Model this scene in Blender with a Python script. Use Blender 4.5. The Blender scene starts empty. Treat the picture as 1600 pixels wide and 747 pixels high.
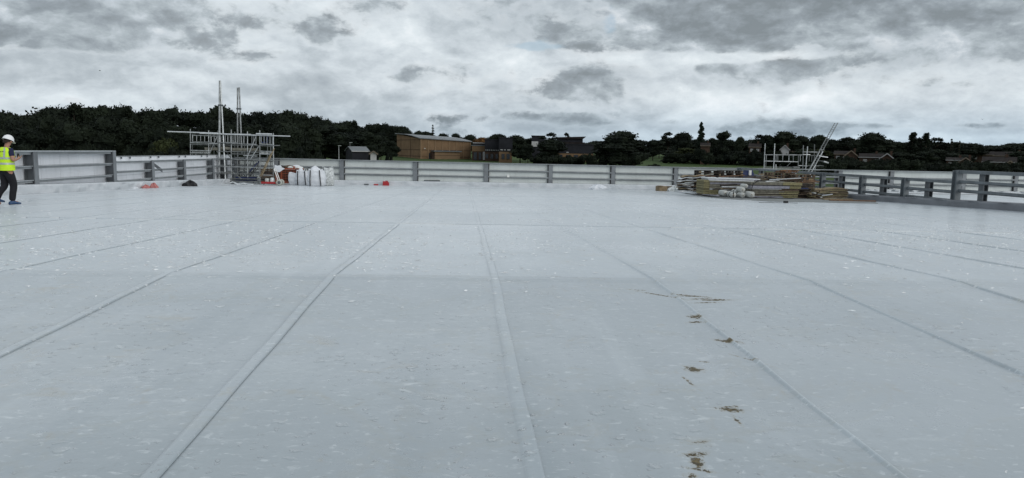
import bpy, math, random
import numpy as np
from mathutils import Vector, Matrix, Quaternion

random.seed(7)
rng = np.random.default_rng(7)
C = bpy.context.scene.collection
scene = bpy.context.scene

# ------------------------------------------------------------------ camera
FPX, YAW, PITCH, ROLL, CAMZ = 1100.0, math.atan(76/1100), math.atan(136.6/1100), 0.0185, 1.5
cam_d = bpy.data.cameras.new('camera')
cam = bpy.data.objects.new('camera', cam_d)
C.objects.link(cam)
cam_d.sensor_width = 36
cam_d.lens = FPX/1600*36
cam_d.clip_start = 0.05
cam_d.clip_end = 20000
RM = Matrix.Rotation(-YAW, 3, 'Z') @ Matrix.Rotation(math.pi/2-PITCH, 3, 'X') @ Matrix.Rotation(ROLL, 3, 'Z')
cam.matrix_world = Matrix.Translation((0, 0, CAMZ)) @ RM.to_4x4()
scene.camera = cam

# ------------------------------------------------------------------ node helpers
class NT:
    def __init__(s, tree): s.t = tree; s.n = tree.nodes; s.l = tree.links
    def new(s, kind, **kw):
        n = s.n.new(kind)
        for k, v in kw.items(): setattr(n, k, v)
        return n
    def put(s, sock, v):
        if isinstance(v, (int, float)): sock.default_value = v
        elif isinstance(v, (tuple, list)): sock.default_value = tuple(v) if len(v) == len(sock.default_value) else tuple(v)+(1,)
        else: s.l.new(v, sock)
    def math(s, op, a, b=0.0, c=0.0, clamp=False):
        n = s.new('ShaderNodeMath', operation=op, use_clamp=clamp)
        s.put(n.inputs[0], a); s.put(n.inputs[1], b); s.put(n.inputs[2], c)
        return n.outputs[0]
    def vmath(s, op, a, b=(0, 0, 0)):
        n = s.new('ShaderNodeVectorMath', operation=op)
        s.put(n.inputs[0], a); s.put(n.inputs[1], b)
        return n.outputs[0]
    def noise(s, vec, scale, detail=4, rough=.5, dist=0.0, out=0):
        n = s.new('ShaderNodeTexNoise')
        s.put(n.inputs['Vector'], vec); n.inputs['Scale'].default_value = scale
        n.inputs['Detail'].default_value = detail; n.inputs['Roughness'].default_value = rough
        n.inputs['Distortion'].default_value = dist
        return n.outputs[out]
    def ramp(s, v, stops, interp='LINEAR'):
        n = s.new('ShaderNodeValToRGB'); n.color_ramp.interpolation = interp
        e = n.color_ramp.elements
        while len(e) < len(stops): e.new(0.5)
        for el, (p, c) in zip(e, stops):
            el.position = p; el.color = (c, c, c, 1) if isinstance(c, (int, float)) else tuple(c)+(1,)
        s.put(n.inputs[0], v)
        return n.outputs[0]
    def mix(s, f, a, b, blend='MIX'):
        n = s.new('ShaderNodeMix', data_type='RGBA', blend_type=blend)
        s.put(n.inputs[0], f); s.put(n.inputs[6], a); s.put(n.inputs[7], b)
        return n.outputs[2]
    def smooth(s, v, lo, hi):
        n = s.new('ShaderNodeMapRange', interpolation_type='SMOOTHSTEP')
        s.put(n.inputs[0], v); n.inputs[1].default_value = lo; n.inputs[2].default_value = hi
        return n.outputs[0]
    def sep(s, v):
        n = s.new('ShaderNodeSeparateXYZ'); s.put(n.inputs[0], v); return n.outputs
    def comb(s, x, y, z):
        n = s.new('ShaderNodeCombineXYZ'); s.put(n.inputs[0], x); s.put(n.inputs[1], y); s.put(n.inputs[2], z)
        return n.outputs[0]

# ------------------------------------------------------------------ sky
SUN_EL, SUN_AZ = math.radians(27), math.radians(135)
world = bpy.data.worlds.new('World'); scene.world = world; world.use_nodes = True
w = NT(world.node_tree); w.n.clear()
geo = w.new('ShaderNodeTexCoord').outputs['Generated']
dirv = w.vmath('NORMALIZE', geo)
X_, Y_, Z_ = w.sep(dirv)
u = w.math('ARCTAN2', X_, Y_)
v = w.math('ARCSINE', Z_)
sky = w.new('ShaderNodeTexSky', sky_type='NISHITA', sun_disc=False)
sky.sun_elevation = SUN_EL; sky.sun_rotation = SUN_AZ; sky.altitude = 60
def uv_of(px, py):
    d = (RM @ Vector(((px-800)/FPX, -(py-373.5)/FPX, -1))).normalized()
    return math.atan2(d.x, d.y), math.asin(d.z)
def gauss(px, py, hw, hh):
    u0, v0 = uv_of(px, py)
    a = w.math('MULTIPLY', w.math('SUBTRACT', u, u0), FPX/hw)
    b = w.math('MULTIPLY', w.math('SUBTRACT', v, v0), FPX/hh)
    q = w.math('ADD', w.math('MULTIPLY', a, a), w.math('MULTIPLY', b, b))
    return w.math('EXPONENT', w.math('MULTIPLY', q, -1.0))
strv = w.comb(X_, Y_, w.math('MULTIPLY', Z_, 1.9))
warp = w.noise(strv, 6.0, 5, .6, 0, 1)
pv = w.vmath('ADD', strv, w.vmath('MULTIPLY', w.vmath('SUBTRACT', warp, (.5, .5, .5)), (.05, .05, .05)))
def fbm(off, sc, det, ro): return w.noise(w.vmath('ADD', pv, off), sc, det, ro)
n1, n1b = fbm((0, 0, 0), 5.0, 14, .62), fbm((.008, 0, .045), 5.0, 14, .62)
n2, n2b = fbm((5, 3, 1), 15.0, 10, .62), fbm((5.004, 3, 1.016), 15.0, 10, .62)
n3 = w.noise(w.vmath('ADD', strv, (9, 9, 4)), 2.6, 8, .55)
def puff(off, sc):
    vo = w.new('ShaderNodeTexVoronoi'); vo.feature = 'F1'; vo.inputs['Scale'].default_value = sc; vo.normalize = True
    vo.inputs['Detail'].default_value = 2; vo.inputs['Roughness'].default_value = .5; vo.inputs['Lacunarity'].default_value = 2.2
    w.put(vo.inputs['Vector'], w.vmath('ADD', pv, off)); return vo.outputs['Distance']
p1, p1b = puff((2, 7, 3), 9.0), puff((2.004, 7, 3.022), 9.0)
base = w.math('MULTIPLY_ADD', w.math('SUBTRACT', n1, .5), 2.1, w.math('MULTIPLY', w.math('SUBTRACT', n2, .5), 1.1))
def place(lst, start=0.0):
    F = start
    for px, py, hw, hh, wt in lst: F = w.math('MULTIPLY_ADD', gauss(px, py, hw, hh), wt, F)
    return F
# bright high layer, softly varied
hi = place([(560, 80, 280, 70, .16), (1440, 140, 190, 34, .20), (1120, 165, 200, 26, .16), (820, 90, 70, 20, .22), (250, 70, 130, 12, .12), (1130, 92, 200, 10, .22), (60, 150, 70, 12, .14), (700, 212, 500, 8, .10), (1350, 214, 400, 5, .16), (250, 150, 260, 12, .10),
            (20, 110, 90, 60, -.16), (850, 10, 160, 40, -.12), (1200, 202, 420, 9, -.10), (300, 140, 200, 12, -.06)],
           w.math('MULTIPLY_ADD', w.math('SUBTRACT', n3, .5), 1.0, w.math('MULTIPLY', w.math('SUBTRACT', n1, n1b), 1.7)))
hi = w.math('ADD', hi, w.math('MULTIPLY', w.math('SUBTRACT', n2, n2b), .6))
hi = w.math('ADD', hi, w.math('MULTIPLY', w.math('SUBTRACT', p1b, p1), .8))
cloud = w.ramp(w.math('ADD', hi, .46, clamp=True), [(0.0, (.36, .40, .435)), (.32, (.50, .545, .575)), (.52, (.63, .675, .705)), (.75, (.765, .81, .83)), (1.0, (.93, .95, .96))])
# grey cumulus in front of it, with ragged edges; weights pull it to where the big ones hang
base = w.math('ADD', base, w.math('MULTIPLY', w.math('SUBTRACT', .30, p1), 1.0))
F = place([(1350, -12, 340, 50, .95), (1010, 60, 160, 26, .62), (1160, 28, 190, 36, .55), (1280, 55, 160, 18, .25), (160, 18, 320, 44, .95), (70, 62, 170, 18, .45),
           (700, 108, 66, 24, .62), (905, 118, 95, 26, .50), (1240, 118, 88, 20, .60), (1115, 108, 32, 12, .75), (1510, 78, 190, 17, .72), (790, 40, 60, 40, .30),
           (20, 140, 70, 18, .40), (1490, 138, 70, 20, .40), (620, 118, 40, 14, .35), (900, 186, 90, 10, .55), (410, 88, 46, 12, .30), (1190, 207, 150, 7, .62), (1400, 196, 190, 6, .55), (1010, 190, 70, 8, .4), (600, 8, 70, 20, .30), (930, 150, 150, 16, .25),
           (560, 75, 260, 45, -.35), (1440, 165, 170, 22, -.25), (820, 86, 50, 16, -.45), (1130, 90, 190, 8, -.45), (300, 115, 220, 24, -.20)], w.math('SUBTRACT', w.math('MULTIPLY', base, 1.0), .225))
edge = w.smooth(F, -.10, .27)
core = w.math('ADD', w.math('MULTIPLY', F, .62), w.math('MULTIPLY', w.math('SUBTRACT', n1b, n1), -2.4))
core = w.math('ADD', core, w.math('MULTIPLY', w.math('SUBTRACT', n2b, n2), -1.0))
core = w.math('ADD', core, w.math('MULTIPLY', w.math('SUBTRACT', p1b, p1), 1.6))
core = w.math('SUBTRACT', .70, core, clamp=True)
grey = w.ramp(core, [(0.0, (.185, .212, .228)), (.30, (.285, .32, .348)), (.55, (.42, .465, .49)), (.80, (.58, .625, .66)), (1.0, (.77, .80, .82))])
rim = w.math('MULTIPLY', w.math('MULTIPLY', edge, w.math('SUBTRACT', 1, edge)), w.math('ADD', .40, w.math('MULTIPLY', w.math('SUBTRACT', n1, n1b), 8.0)), clamp=True)
cloud = w.mix(w.math('MULTIPLY', edge, .86), cloud, grey)
cloud = w.mix(rim, cloud, (.95, .97, .98))
lowb = w.math('MULTIPLY', w.math('SUBTRACT', 1, w.smooth(v, .012, .085)), w.math('MULTIPLY_ADD', w.smooth(u, -.45, .5), .65, .2))
cloud = w.mix(lowb, cloud, w.mix(1.0, cloud, (.74, .84, .92), 'MULTIPLY'))
gap = w.math('ADD', gauss(826, 72, 50, 7), w.math('MULTIPLY', gauss(955, 38, 17, 34), .8))
gap = w.math('ADD', gap, w.math('MULTIPLY', gauss(1300, 207, 200, 7), .0))
gapm = w.smooth(w.math('ADD', gap, w.math('MULTIPLY', w.math('SUBTRACT', n2, .5), 2.2)), .40, .80)
skyscaled = w.mix(1.0, sky.outputs[0], (.95, .95, .95), 'MULTIPLY')
mixc = w.mix(w.math('MULTIPLY', gapm, .62), w.mix(1.0, cloud, (9.75, 10.05, 10.3), 'MULTIPLY'), w.mix(1.0, w.mix(.35, skyscaled, (6.2, 7.6, 8.8)), (1.0, 1.0, 1.0), 'MULTIPLY'))
bg = w.new('ShaderNodeBackground'); w.l.new(mixc, bg.inputs[0]); bg.inputs[1].default_value = 0.1
wo = w.new('ShaderNodeOutputWorld'); w.l.new(bg.outputs[0], wo.inputs[0])
# ------------------------------------------------------------------ sun (overcast)
sd = bpy.data.lights.new('sun', 'SUN'); sun = bpy.data.objects.new('sun', sd); C.objects.link(sun)
sd.energy = 1.25; sd.angle = math.radians(60); sd.color = (1, .97, .92)
sdir = Vector((math.sin(SUN_AZ)*math.cos(SUN_EL), math.cos(SUN_AZ)*math.cos(SUN_EL), math.sin(SUN_EL)))
sun.rotation_euler = sdir.to_track_quat('Z', 'Y').to_euler()
sun.location = (0, 0, 60)
scene.view_settings.view_transform = 'Standard'
scene.view_settings.look = 'None'
scene.view_settings.exposure = 0
scene.view_settings.gamma = 1

# ------------------------------------------------------------------ layout numbers (metres; X right, Y along the membrane seams)
SL, RIDGE_Y, RIDGE_K = .0295, 7.22, -.03
def ridge_y(x): return RIDGE_Y + RIDGE_K*x
def deck_z(x, y):
    r = ridge_y(x); zr = SL*7.22
    return SL*y if y < r else zr - SL*(y-r)
def ray(px, py): return RM @ Vector(((px-800)/FPX, -(py-373.5)/FPX, -1))
def atY(px, py, Y): d = ray(px, py); t = Y/d.y; return Vector((d.x*t, Y, d.z*t+CAMZ))
def atX(px, py, X): d = ray(px, py); t = X/d.x; return Vector((X, d.y*t, d.z*t+CAMZ))
def on_deck(px, py):
    d = ray(px, py); z0 = SL*7.22
    t = CAMZ/(SL*d.y-d.z) if SL*d.y-d.z > 0 else 1e9
    if d.y*t > 7.22: t = (CAMZ-z0-SL*7.22)/(-SL*d.y-d.z)
    p = d*t; return Vector((p.x, p.y, deck_z(p.x, p.y)))
XL, XR, YB = -15.7, 19.8, 50.9        # inner faces of the left, right and back kerbs

# ------------------------------------------------------------------ materials
MATS = {}
def mat(name, col, rough=.7, metal=0.0, var=.12, scale=3.0, bump=0.0, bscale=40.0, spec=.5, obj=False, col2=None, rnd=0.0, streak=0.0):
    m = bpy.data.materials.new(name); m.use_nodes = True
    t = NT(m.node_tree); p = t.n['Principled BSDF']
    pos = t.new('ShaderNodeTexCoord').outputs['Object'] if obj else t.new('ShaderNodeNewGeometry').outputs['Position']
    nz = t.noise(pos, scale, 6, .6)
    fac = t.smooth(nz, .3, .7)
    a = tuple(c*(1-var) for c in col); b = col2 if col2 else tuple(min(1, c*(1+var)) for c in col)
    cc = t.mix(fac, a, b)
    if streak:
        x_, y_, z_ = t.sep(pos); sn = t.noise(t.comb(t.math('MULTIPLY', x_, 5.0), t.math('MULTIPLY', y_, 5.0), t.math('MULTIPLY', z_, .8)), 1.0, 6, .65)
        cc = t.mix(t.math('MULTIPLY', t.smooth(sn, .5, .75), streak), cc, tuple(c*.45 for c in col))
    if rnd:
        o_ = t.new('ShaderNodeObjectInfo').outputs['Random']; f_ = t.math('MULTIPLY_ADD', o_, rnd, 1-rnd/2)
        cc = t.mix(1.0, cc, t.comb(f_, f_, f_), 'MULTIPLY')
    t.put(p.inputs['Base Color'], cc)
    p.inputs['Roughness'].default_value = rough; p.inputs['Metallic'].default_value = metal
    p.inputs['Specular IOR Level'].default_value = spec
    if bump:
        bn = t.new('ShaderNodeBump'); bn.inputs['Strength'].default_value = min(1, bump); bn.inputs['Distance'].default_value = .02
        t.put(bn.inputs['Height'], t.noise(pos, bscale, 5, .6)); t.l.new(bn.outputs[0], p.inputs['Normal'])
    MATS[name] = m
    return m

steel_g = mat('galvanised_grey_steel', (.20, .215, .23), .5, .15, .18, 2.5, rnd=.15, streak=.3)
rail_g = mat('grey_rail_steel', (.25, .268, .28), .5, .1, .14, 2.0, rnd=.15, streak=.3)
steel_d = mat('dark_grey_steel', (.10, .11, .12), .55, .1, .2, 2.0)
frame_g = mat('blue_grey_frame_paint', (.15, .168, .182), .5, .05, .2, 2.0)
panel_w = mat('white_cladding_panel', (.82, .84, .88), .45, 0, .05, .8, rnd=.09, streak=.22)
panel_g = mat('pale_grey_cladding_panel', (.63, .665, .655), .45, 0, .07, .7, rnd=.10, streak=.22)
cap_m = mat('pale_capping_metal', (.50, .53, .55), .4, .2, .1, 1.5)
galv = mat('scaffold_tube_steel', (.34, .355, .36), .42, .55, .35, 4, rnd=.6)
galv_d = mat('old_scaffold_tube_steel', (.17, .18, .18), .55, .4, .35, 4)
alu = mat('bright_aluminium', (.62, .64, .65), .35, .5, .15, 5)
blue_m = mat('dark_blue_paint', (.02, .035, .12), .5, 0, .2, 5)
toe_wood = mat('weathered_scaffold_board', (.16, .155, .13), .85, 0, .3, 4)
wood_l = mat('pale_timber', (.25, .195, .12), .8, 0, .3, 5, rnd=.6)
wood_m = mat('mid_brown_timber', (.11, .078, .052), .85, 0, .35, 5, rnd=.6)
wood_d = mat('dark_wet_timber', (.038, .030, .024), .85, 0, .4, 6, rnd=.6)
wood_r = mat('reddish_timber', (.16, .085, .045), .8, 0, .35, 8, rnd=.6)
foam_y = mat('yellow_insulation_foam', (.21, .188, .10), .9, 0, .22, 9, .3, 90, rnd=.3, streak=.35)
foil = mat('grey_foil_facing', (.25, .25, .29), .4, .3, .2, 6, rnd=.3)
film_m = mat('dusty_wrapped_boards', (.17, .16, .125), .6, 0, .3, 6, rnd=.35, streak=.4)
foil_w = mat('white_foil_board', (.66, .69, .72), .35, .1, .08, 6)
white_p = mat('white_membrane_roll', (.46, .47, .45), .5, 0, .12, 9)
bag_w = mat('white_woven_bag', (.68, .70, .74), .75, 0, .08, 6, .35, 30)
bag_t = mat('translucent_waste_sack', (.55, .57, .57), .5, 0, .35, 9, .4, 25)
black_m = mat('black_plastic', (.012, .012, .014), .6, 0, .3, 10)
orange_m = mat('orange_mesh_paint', (.26, .06, .025), .6, 0, .2, 6)
red_m = mat('red_paint', (.38, .02, .025), .45, 0, .15, 10)
pink_m = mat('red_translucent_mesh', (.46, .17, .16), .6, 0, .3, 20)
card = mat('brown_cardboard', (.24, .18, .11), .85, 0, .2, 8)
tyre_m = mat('pale_rubber_tyre', (.42, .42, .38), .7, 0, .15, 12)
brick_t = mat('buff_brick', (.185, .120, .070), .85, 0, .12, .35, spec=.12)
brick_b = mat('pale_band_brick', (.215, .145, .088), .85, 0, .1, .4, spec=.12)
brick_r = mat('brown_brick', (.062, .040, .030), .9, 0, .2, .5, spec=.12)
render_w = mat('white_render', (.42, .42, .42), .8, 0, .08, .5, spec=.12)
clad_dark = mat('dark_building_cladding', (.022, .023, .028), .6, 0, .25, .3, spec=.12)
roof_gm = mat('grey_metal_roof', (.13, .14, .148), .45, .2, .15, .25)
tile_m = mat('brown_roof_tiles', (.022, .018, .017), .85, 0, .3, .6, spec=.12)
glass_m = mat('dark_window_glass', (.03, .035, .045), .12, 0, .1, 1)
white_t = mat('white_painted_trim', (.75, .75, .73), .6, 0, .06, 2)
beige_t = mat('beige_painted_trim', (.17, .14, .11), .7, 0, .1, 2, spec=.12)
bark = mat('tree_bark', (.05, .042, .033), .95, 0, .3, 2, spec=.12)
skin_m = mat('skin', (.36, .19, .13), .6, 0, .08, 8)
navy = mat('navy_cloth', (.009, .012, .050), .85, 0, .2, 12)
trous = mat('black_work_trousers', (.006, .0065, .010), .9, 0, .3, 9)
vest_m = mat('fluorescent_yellow_vest', (.56, .83, .02), .65, 0, .08, 9)
band_m = mat('silver_reflective_band', (.42, .46, .44), .4, .3, .1, 20)
helm_m = mat('white_helmet_plastic', (.80, .80, .80), .3, 0, .03, 8)
shoe_m = mat('blue_overshoe', (.035, .075, .16), .7, 0, .3, 25)
hair_m = mat('dark_hair', (.02, .014, .01), .9, 0, .3, 40)
bird_m = mat('dark_feathers', (.04, .04, .045), .9, 0, .2, 30)
far_w = mat('distant_white_trim', (.30, .30, .30), .7, 0, .1, 2, spec=.12)
car_dk = mat('dark_car_paint', (.04, .045, .05), .25, .2, .1, 1)
car_wh = mat('white_car_paint', (.7, .7, .7), .25, 0, .04, 1)

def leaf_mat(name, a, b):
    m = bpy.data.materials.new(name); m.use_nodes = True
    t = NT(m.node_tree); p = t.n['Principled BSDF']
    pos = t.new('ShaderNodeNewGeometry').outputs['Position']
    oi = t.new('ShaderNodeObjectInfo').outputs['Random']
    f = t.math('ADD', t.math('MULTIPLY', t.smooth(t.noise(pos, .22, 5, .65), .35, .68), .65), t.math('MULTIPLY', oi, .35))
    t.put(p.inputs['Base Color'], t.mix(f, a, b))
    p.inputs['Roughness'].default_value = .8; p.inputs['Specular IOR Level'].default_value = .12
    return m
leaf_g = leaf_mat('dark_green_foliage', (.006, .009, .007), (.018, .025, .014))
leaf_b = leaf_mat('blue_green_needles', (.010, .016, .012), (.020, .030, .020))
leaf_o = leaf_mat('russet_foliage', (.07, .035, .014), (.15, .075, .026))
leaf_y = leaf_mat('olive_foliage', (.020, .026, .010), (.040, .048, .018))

def grass_material():
    m = bpy.data.materials.new('field_grass'); m.use_nodes = True
    t = NT(m.node_tree); p = t.n['Principled BSDF']
    pos = t.new('ShaderNodeNewGeometry').outputs['Position']
    a = t.smooth(t.noise(pos, .018, 5, .6), .38, .62); b = t.noise(pos, .35, 6, .7)
    c = t.mix(a, (.042, .072, .024), (.066, .098, .034)); c = t.mix(t.math('MULTIPLY', t.smooth(b, .4, .75), .5), c, (.05, .052, .028))
    t.put(p.inputs['Base Color'], c); p.inputs['Roughness'].default_value = .95; p.inputs['Specular IOR Level'].default_value = .1
    return m
grass_m = grass_material()

# the mud marks on the membrane: (px, py, half width m, half length m, rotation)
MUD = [(1080, 463, .12, .022, -.2, 1), (1095, 467, .10, .03, .2, .8), (1116, 469, .13, .022, .05, 1), (1105, 473, .12, .012, .1, .9), (1030, 461, .22, .016, -.75, .9), (1062, 461, .07, .02, -.2, .9), (998, 453, .07, .015, -.3, .8), (1087, 495, .05, .04, .3, 1), (1087, 503, .06, .02, .1, 1), (1138, 533, .075, .030, -.35, 1), (1170, 562, .13, .010, -.95, .7),
       (1085, 577, .040, .045, .7, 1), (1099, 565, .04, .010, -.2, .9), (1078, 598, .012, .085, .15, .8), (1074, 610, .05, .02, 0, .6), (1142, 641, .055, .024, -.1, 1), (1138, 636, .07, .012, .1, .8), (1152, 658, .010, .05, 0, .9), (1088, 722, .022, .050, -.15, 1), (1084, 712, .045, .018, .1, 1), (1092, 735, .05, .010, -.4, .9), (1082, 745, .03, .02, 0, .8),
       (1091, 692, .05, .014, .1, .8), (1085, 640, .008, .12, 0, .5), (1010, 675, .03, .03, .5, .5), (640, 678, .05, .012, .2, .3), (245, 528, .07, .014, 0, .4), (255, 627, .06, .012, 0, .35), (700, 590, .05, .05, .3, .2), (1215, 700, .05, .03, 0, .3),
       (872, 432, .14, .012, -.5, .7), (940, 437, .12, .014, 0, .7), (132, 450, .20, .05, .3, .45), (1515, 567, .08, .02, 0, .35), (1425, 562, .12, .02, 0, .35), (498, 522, .05, .04, 0, .25), (1090, 545, .012, .16, 0, .45)]
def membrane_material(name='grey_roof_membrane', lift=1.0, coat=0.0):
    m = bpy.data.materials.new(name); m.use_nodes = True
    t = NT(m.node_tree); p = t.n['Principled BSDF']
    pos = t.new('ShaderNodeNewGeometry').outputs['Position']
    px_, py_, pz_ = t.sep(pos)
    flat = t.comb(px_, py_, 0.0)
    big = t.noise(flat, .33, 5, .55); mid = t.noise(t.vmath('ADD', flat, (9, 4, 0)), 2.2, 7, .62); fine = t.noise(flat, 38, 4, .6)
    c = t.mix(t.smooth(big, .32, .68), (.193, .234, .264), (.258, .300, .328))
    c = t.mix(t.math('MULTIPLY', t.smooth(mid, .42, .72), .30), c, (.25, .30, .31))
    trk = t.noise(t.comb(t.math('MULTIPLY', px_, 3.2), t.math('MULTIPLY', py_, .16), 1.0), 1.0, 5, .6)
    c = t.mix(t.math('MULTIPLY', t.smooth(trk, .52, .72), .30), c, (.40, .45, .48))
    c = t.mix(t.math('MULTIPLY', t.smooth(trk, .47, .32), .45), c, (.15, .195, .225))
    pond = t.noise(t.vmath('ADD', flat, (77, 13, 0)), .55, 7, .62, .6)
    rim = t.math('SUBTRACT', 1, t.smooth(t.math('ABSOLUTE', t.math('SUBTRACT', pond, .52)), .0, .022))
    c = t.mix(t.math('MULTIPLY', rim, .22), c, (.20, .19, .13))
    c = t.mix(t.math('MULTIPLY', t.smooth(pond, .50, .56), .34), c, (.18, .22, .24))
    sid = t.new('ShaderNodeObjectInfo').outputs['Random']
    c = t.mix(t.math('MULTIPLY', sid, .22), c, (.34, .385, .41))
    # scuffs and faint brownish grime
    g = t.noise(t.comb(t.math('MULTIPLY', px_, 1.0), t.math('MULTIPLY', py_, .8), 3.0), 3.1, 8, .72, .4)
    gm = t.math('MULTIPLY', t.smooth(g, .575, .70), .55)
    c = t.mix(gm, c, (.225, .20, .135))
    sc = t.noise(t.comb(px_, t.math('MULTIPLY', py_, .3), 7.0), 9.0, 6, .7, .8)
    c = t.mix(t.math('MULTIPLY', t.smooth(sc, .64, .74), .40), c, (.23, .235, .21))
    # small dark specks and short scratches; dark/light pairs paint the shading of fine bumps
    sp = t.noise(flat, 21.0, 3, .6)
    c = t.mix(t.math('MULTIPLY', t.smooth(sp, .70, .77), .55), c, (.13, .11, .07))
    scr_shade = t.noise(t.comb(t.math('MULTIPLY', px_, 4.5), t.math('MULTIPLY', py_, 10.0), 2.0), 1.0, 5, .7, .6)
    zsc = t.smooth(t.noise(flat, .9, 4, .6), .40, .62)
    c = t.mix(t.math('MULTIPLY', t.math('MULTIPLY', t.smooth(scr_shade, .58, .68), zsc), .55), c, (.16, .19, .20))
    c = t.mix(t.math('MULTIPLY', t.math('MULTIPLY', t.smooth(scr_shade, .42, .33), zsc), .45), c, (.60, .64, .66))
    scr_shade2 = t.noise(t.comb(t.math('MULTIPLY', px_, 14.0), t.math('MULTIPLY', py_, 26.0), 5.0), 1.0, 4, .65, .5)
    c = t.mix(t.math('MULTIPLY', t.smooth(scr_shade2, .59, .70), .45), c, (.16, .18, .18))
    c = t.mix(t.math('MULTIPLY', t.smooth(scr_shade2, .42, .31), .45), c, (.58, .62, .64))
    # pale flecks painting glints and loose flakes, with little puckers
    def flakes(scale, off, frac, size):
        vo = t.new('ShaderNodeTexVoronoi'); vo.feature = 'F1'; vo.inputs['Scale'].default_value = scale
        wob = t.vmath('ADD', t.vmath('ADD', flat, off), t.vmath('MULTIPLY', t.noise(flat, 14, 3, .6, 0, 1), (.10, .10, 0)))
        stx, sty, _ = t.sep(wob)
        t.put(vo.inputs['Vector'], t.comb(stx, t.math('MULTIPLY', sty, 1.5), 0.0))
        r = t.sep(vo.outputs['Color'])
        on = t.math('LESS_THAN', r[0], frac)
        d = t.math('SUBTRACT', 1, t.smooth(vo.outputs['Distance'], size*.35, size))
        return t.math('MULTIPLY', on, d)
    zone = t.smooth(t.noise(flat, .42, 3, .5), .36, .62)
    f1 = flakes(6.5, (0, 0, 0), .42, .27); f2 = flakes(17.0, (3, 8, 0), .30, .30)
    fl = t.math('MULTIPLY', t.math('ADD', f1, f2, clamp=True), zone)
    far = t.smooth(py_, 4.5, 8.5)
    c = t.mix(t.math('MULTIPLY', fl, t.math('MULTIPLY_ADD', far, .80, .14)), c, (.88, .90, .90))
    # mud marks
    mud = None
    for (mx, my, hw, hl, rz, ms) in MUD:
        q = on_deck(mx, my); hw *= 1.7; hl *= 1.9
        dx = t.math('SUBTRACT', px_, q.x); dy = t.math('SUBTRACT', py_, q.y)
        cs, sn = math.cos(rz), math.sin(rz)
        a = t.math('ADD', t.math('MULTIPLY', dx, cs/hw), t.math('MULTIPLY', dy, sn/hw))
        b = t.math('ADD', t.math('MULTIPLY', dx, -sn/hl), t.math('MULTIPLY', dy, cs/hl))
        g_ = t.math('EXPONENT', t.math('MULTIPLY', t.math('ADD', t.math('MULTIPLY', a, a), t.math('MULTIPLY', b, b)), -.7))
        g_ = t.math('MULTIPLY', g_, ms)
        mud = g_ if mud is None else t.math('MAXIMUM', mud, g_)
    mn = t.noise(flat, 21, 10, .80, 1.3)
    mm = t.math('ADD', t.math('MULTIPLY', mud, .368), mn)
    c = t.mix(t.math('MULTIPLY', t.smooth(mm, .64, .80), .50), c, (.22, .19, .115))
    mk = t.smooth(mm, .775, .80)
    c = t.mix(t.math('MULTIPLY', mk, .95), c, t.mix(t.smooth(fine, .40, .70), (.045, .032, .011), (.165, .120, .045)))
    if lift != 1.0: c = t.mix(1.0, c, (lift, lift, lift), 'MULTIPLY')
    t.put(p.inputs['Base Color'], c)
    t.put(p.inputs['Sheen Weight'], t.math('MULTIPLY_ADD', mk, -.44, .44)); p.inputs['Sheen Roughness'].default_value = .42; p.inputs['Sheen Tint'].default_value = (.92, .95, 1.0, 1)
    wet = t.smooth(t.noise(t.vmath('ADD', flat, (40, 2, 0)), .28, 5, .6), .35, .70)
    ro = t.math('MULTIPLY_ADD', wet, -.11, .37)
    ro = t.math('ADD', ro, t.math('MULTIPLY', t.math('SUBTRACT', mid, .5), .25))
    ro = t.math('ADD', ro, t.math('MULTIPLY', mk, .3), clamp=True)
    t.put(p.inputs['Roughness'], ro); p.inputs['Diffuse Roughness'].default_value = .3
    t.put(p.inputs['Specular IOR Level'], t.math('MULTIPLY_ADD', mk, -.75, 1.0)); p.inputs['IOR'].default_value = 1.75; p.inputs['Coat IOR'].default_value = 1.8
    t.put(p.inputs['Coat Weight'], t.math('MULTIPLY', t.math('MULTIPLY_ADD', wet, .45, .12), t.math('SUBTRACT', 1, mk))); p.inputs['Coat Roughness'].default_value = .17; t_coat = True
    h = t.math('ADD', t.math('MULTIPLY', mid, .0065), t.math('MULTIPLY', t.noise(flat, 9, 5, .6), .0022))
    h = t.math('ADD', h, t.math('MULTIPLY', fl, .013)); h = t.math('ADD', h, t.math('MULTIPLY', t.math('MULTIPLY', scr_shade, zsc), .0035)); h = t.math('ADD', h, t.math('MULTIPLY', fine, .0005))
    bn = t.new('ShaderNodeBump'); bn.inputs['Strength'].default_value = .8; bn.inputs['Distance'].default_value = 1.0
    t.put(bn.inputs['Height'], h); t.l.new(bn.outputs[0], p.inputs['Normal']); t.l.new(bn.outputs[0], p.inputs['Coat Normal'])
    return m
membrane = membrane_material()
membrane_far = membrane_material('sky_lit_roof_membrane', 1.12)  # raised tone paints the sky's grazing reflection beyond the ridge into the colour
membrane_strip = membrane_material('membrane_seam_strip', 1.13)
membrane_ridge = membrane_material('lit_crest_strip', 1.30)  # lifted tone paints a highlight onto the ridged seam crests
strip_m = mat('newer_membrane_strip', (.34, .385, .41), .30, 0, .07, 1.5, .25, 25, spec=.9)
joint_line_m = mat('dark_joint_line', (.11, .13, .14), .7, 0, .3, 6)  # thin dark line along the right edge of the left-hand seams
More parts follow.
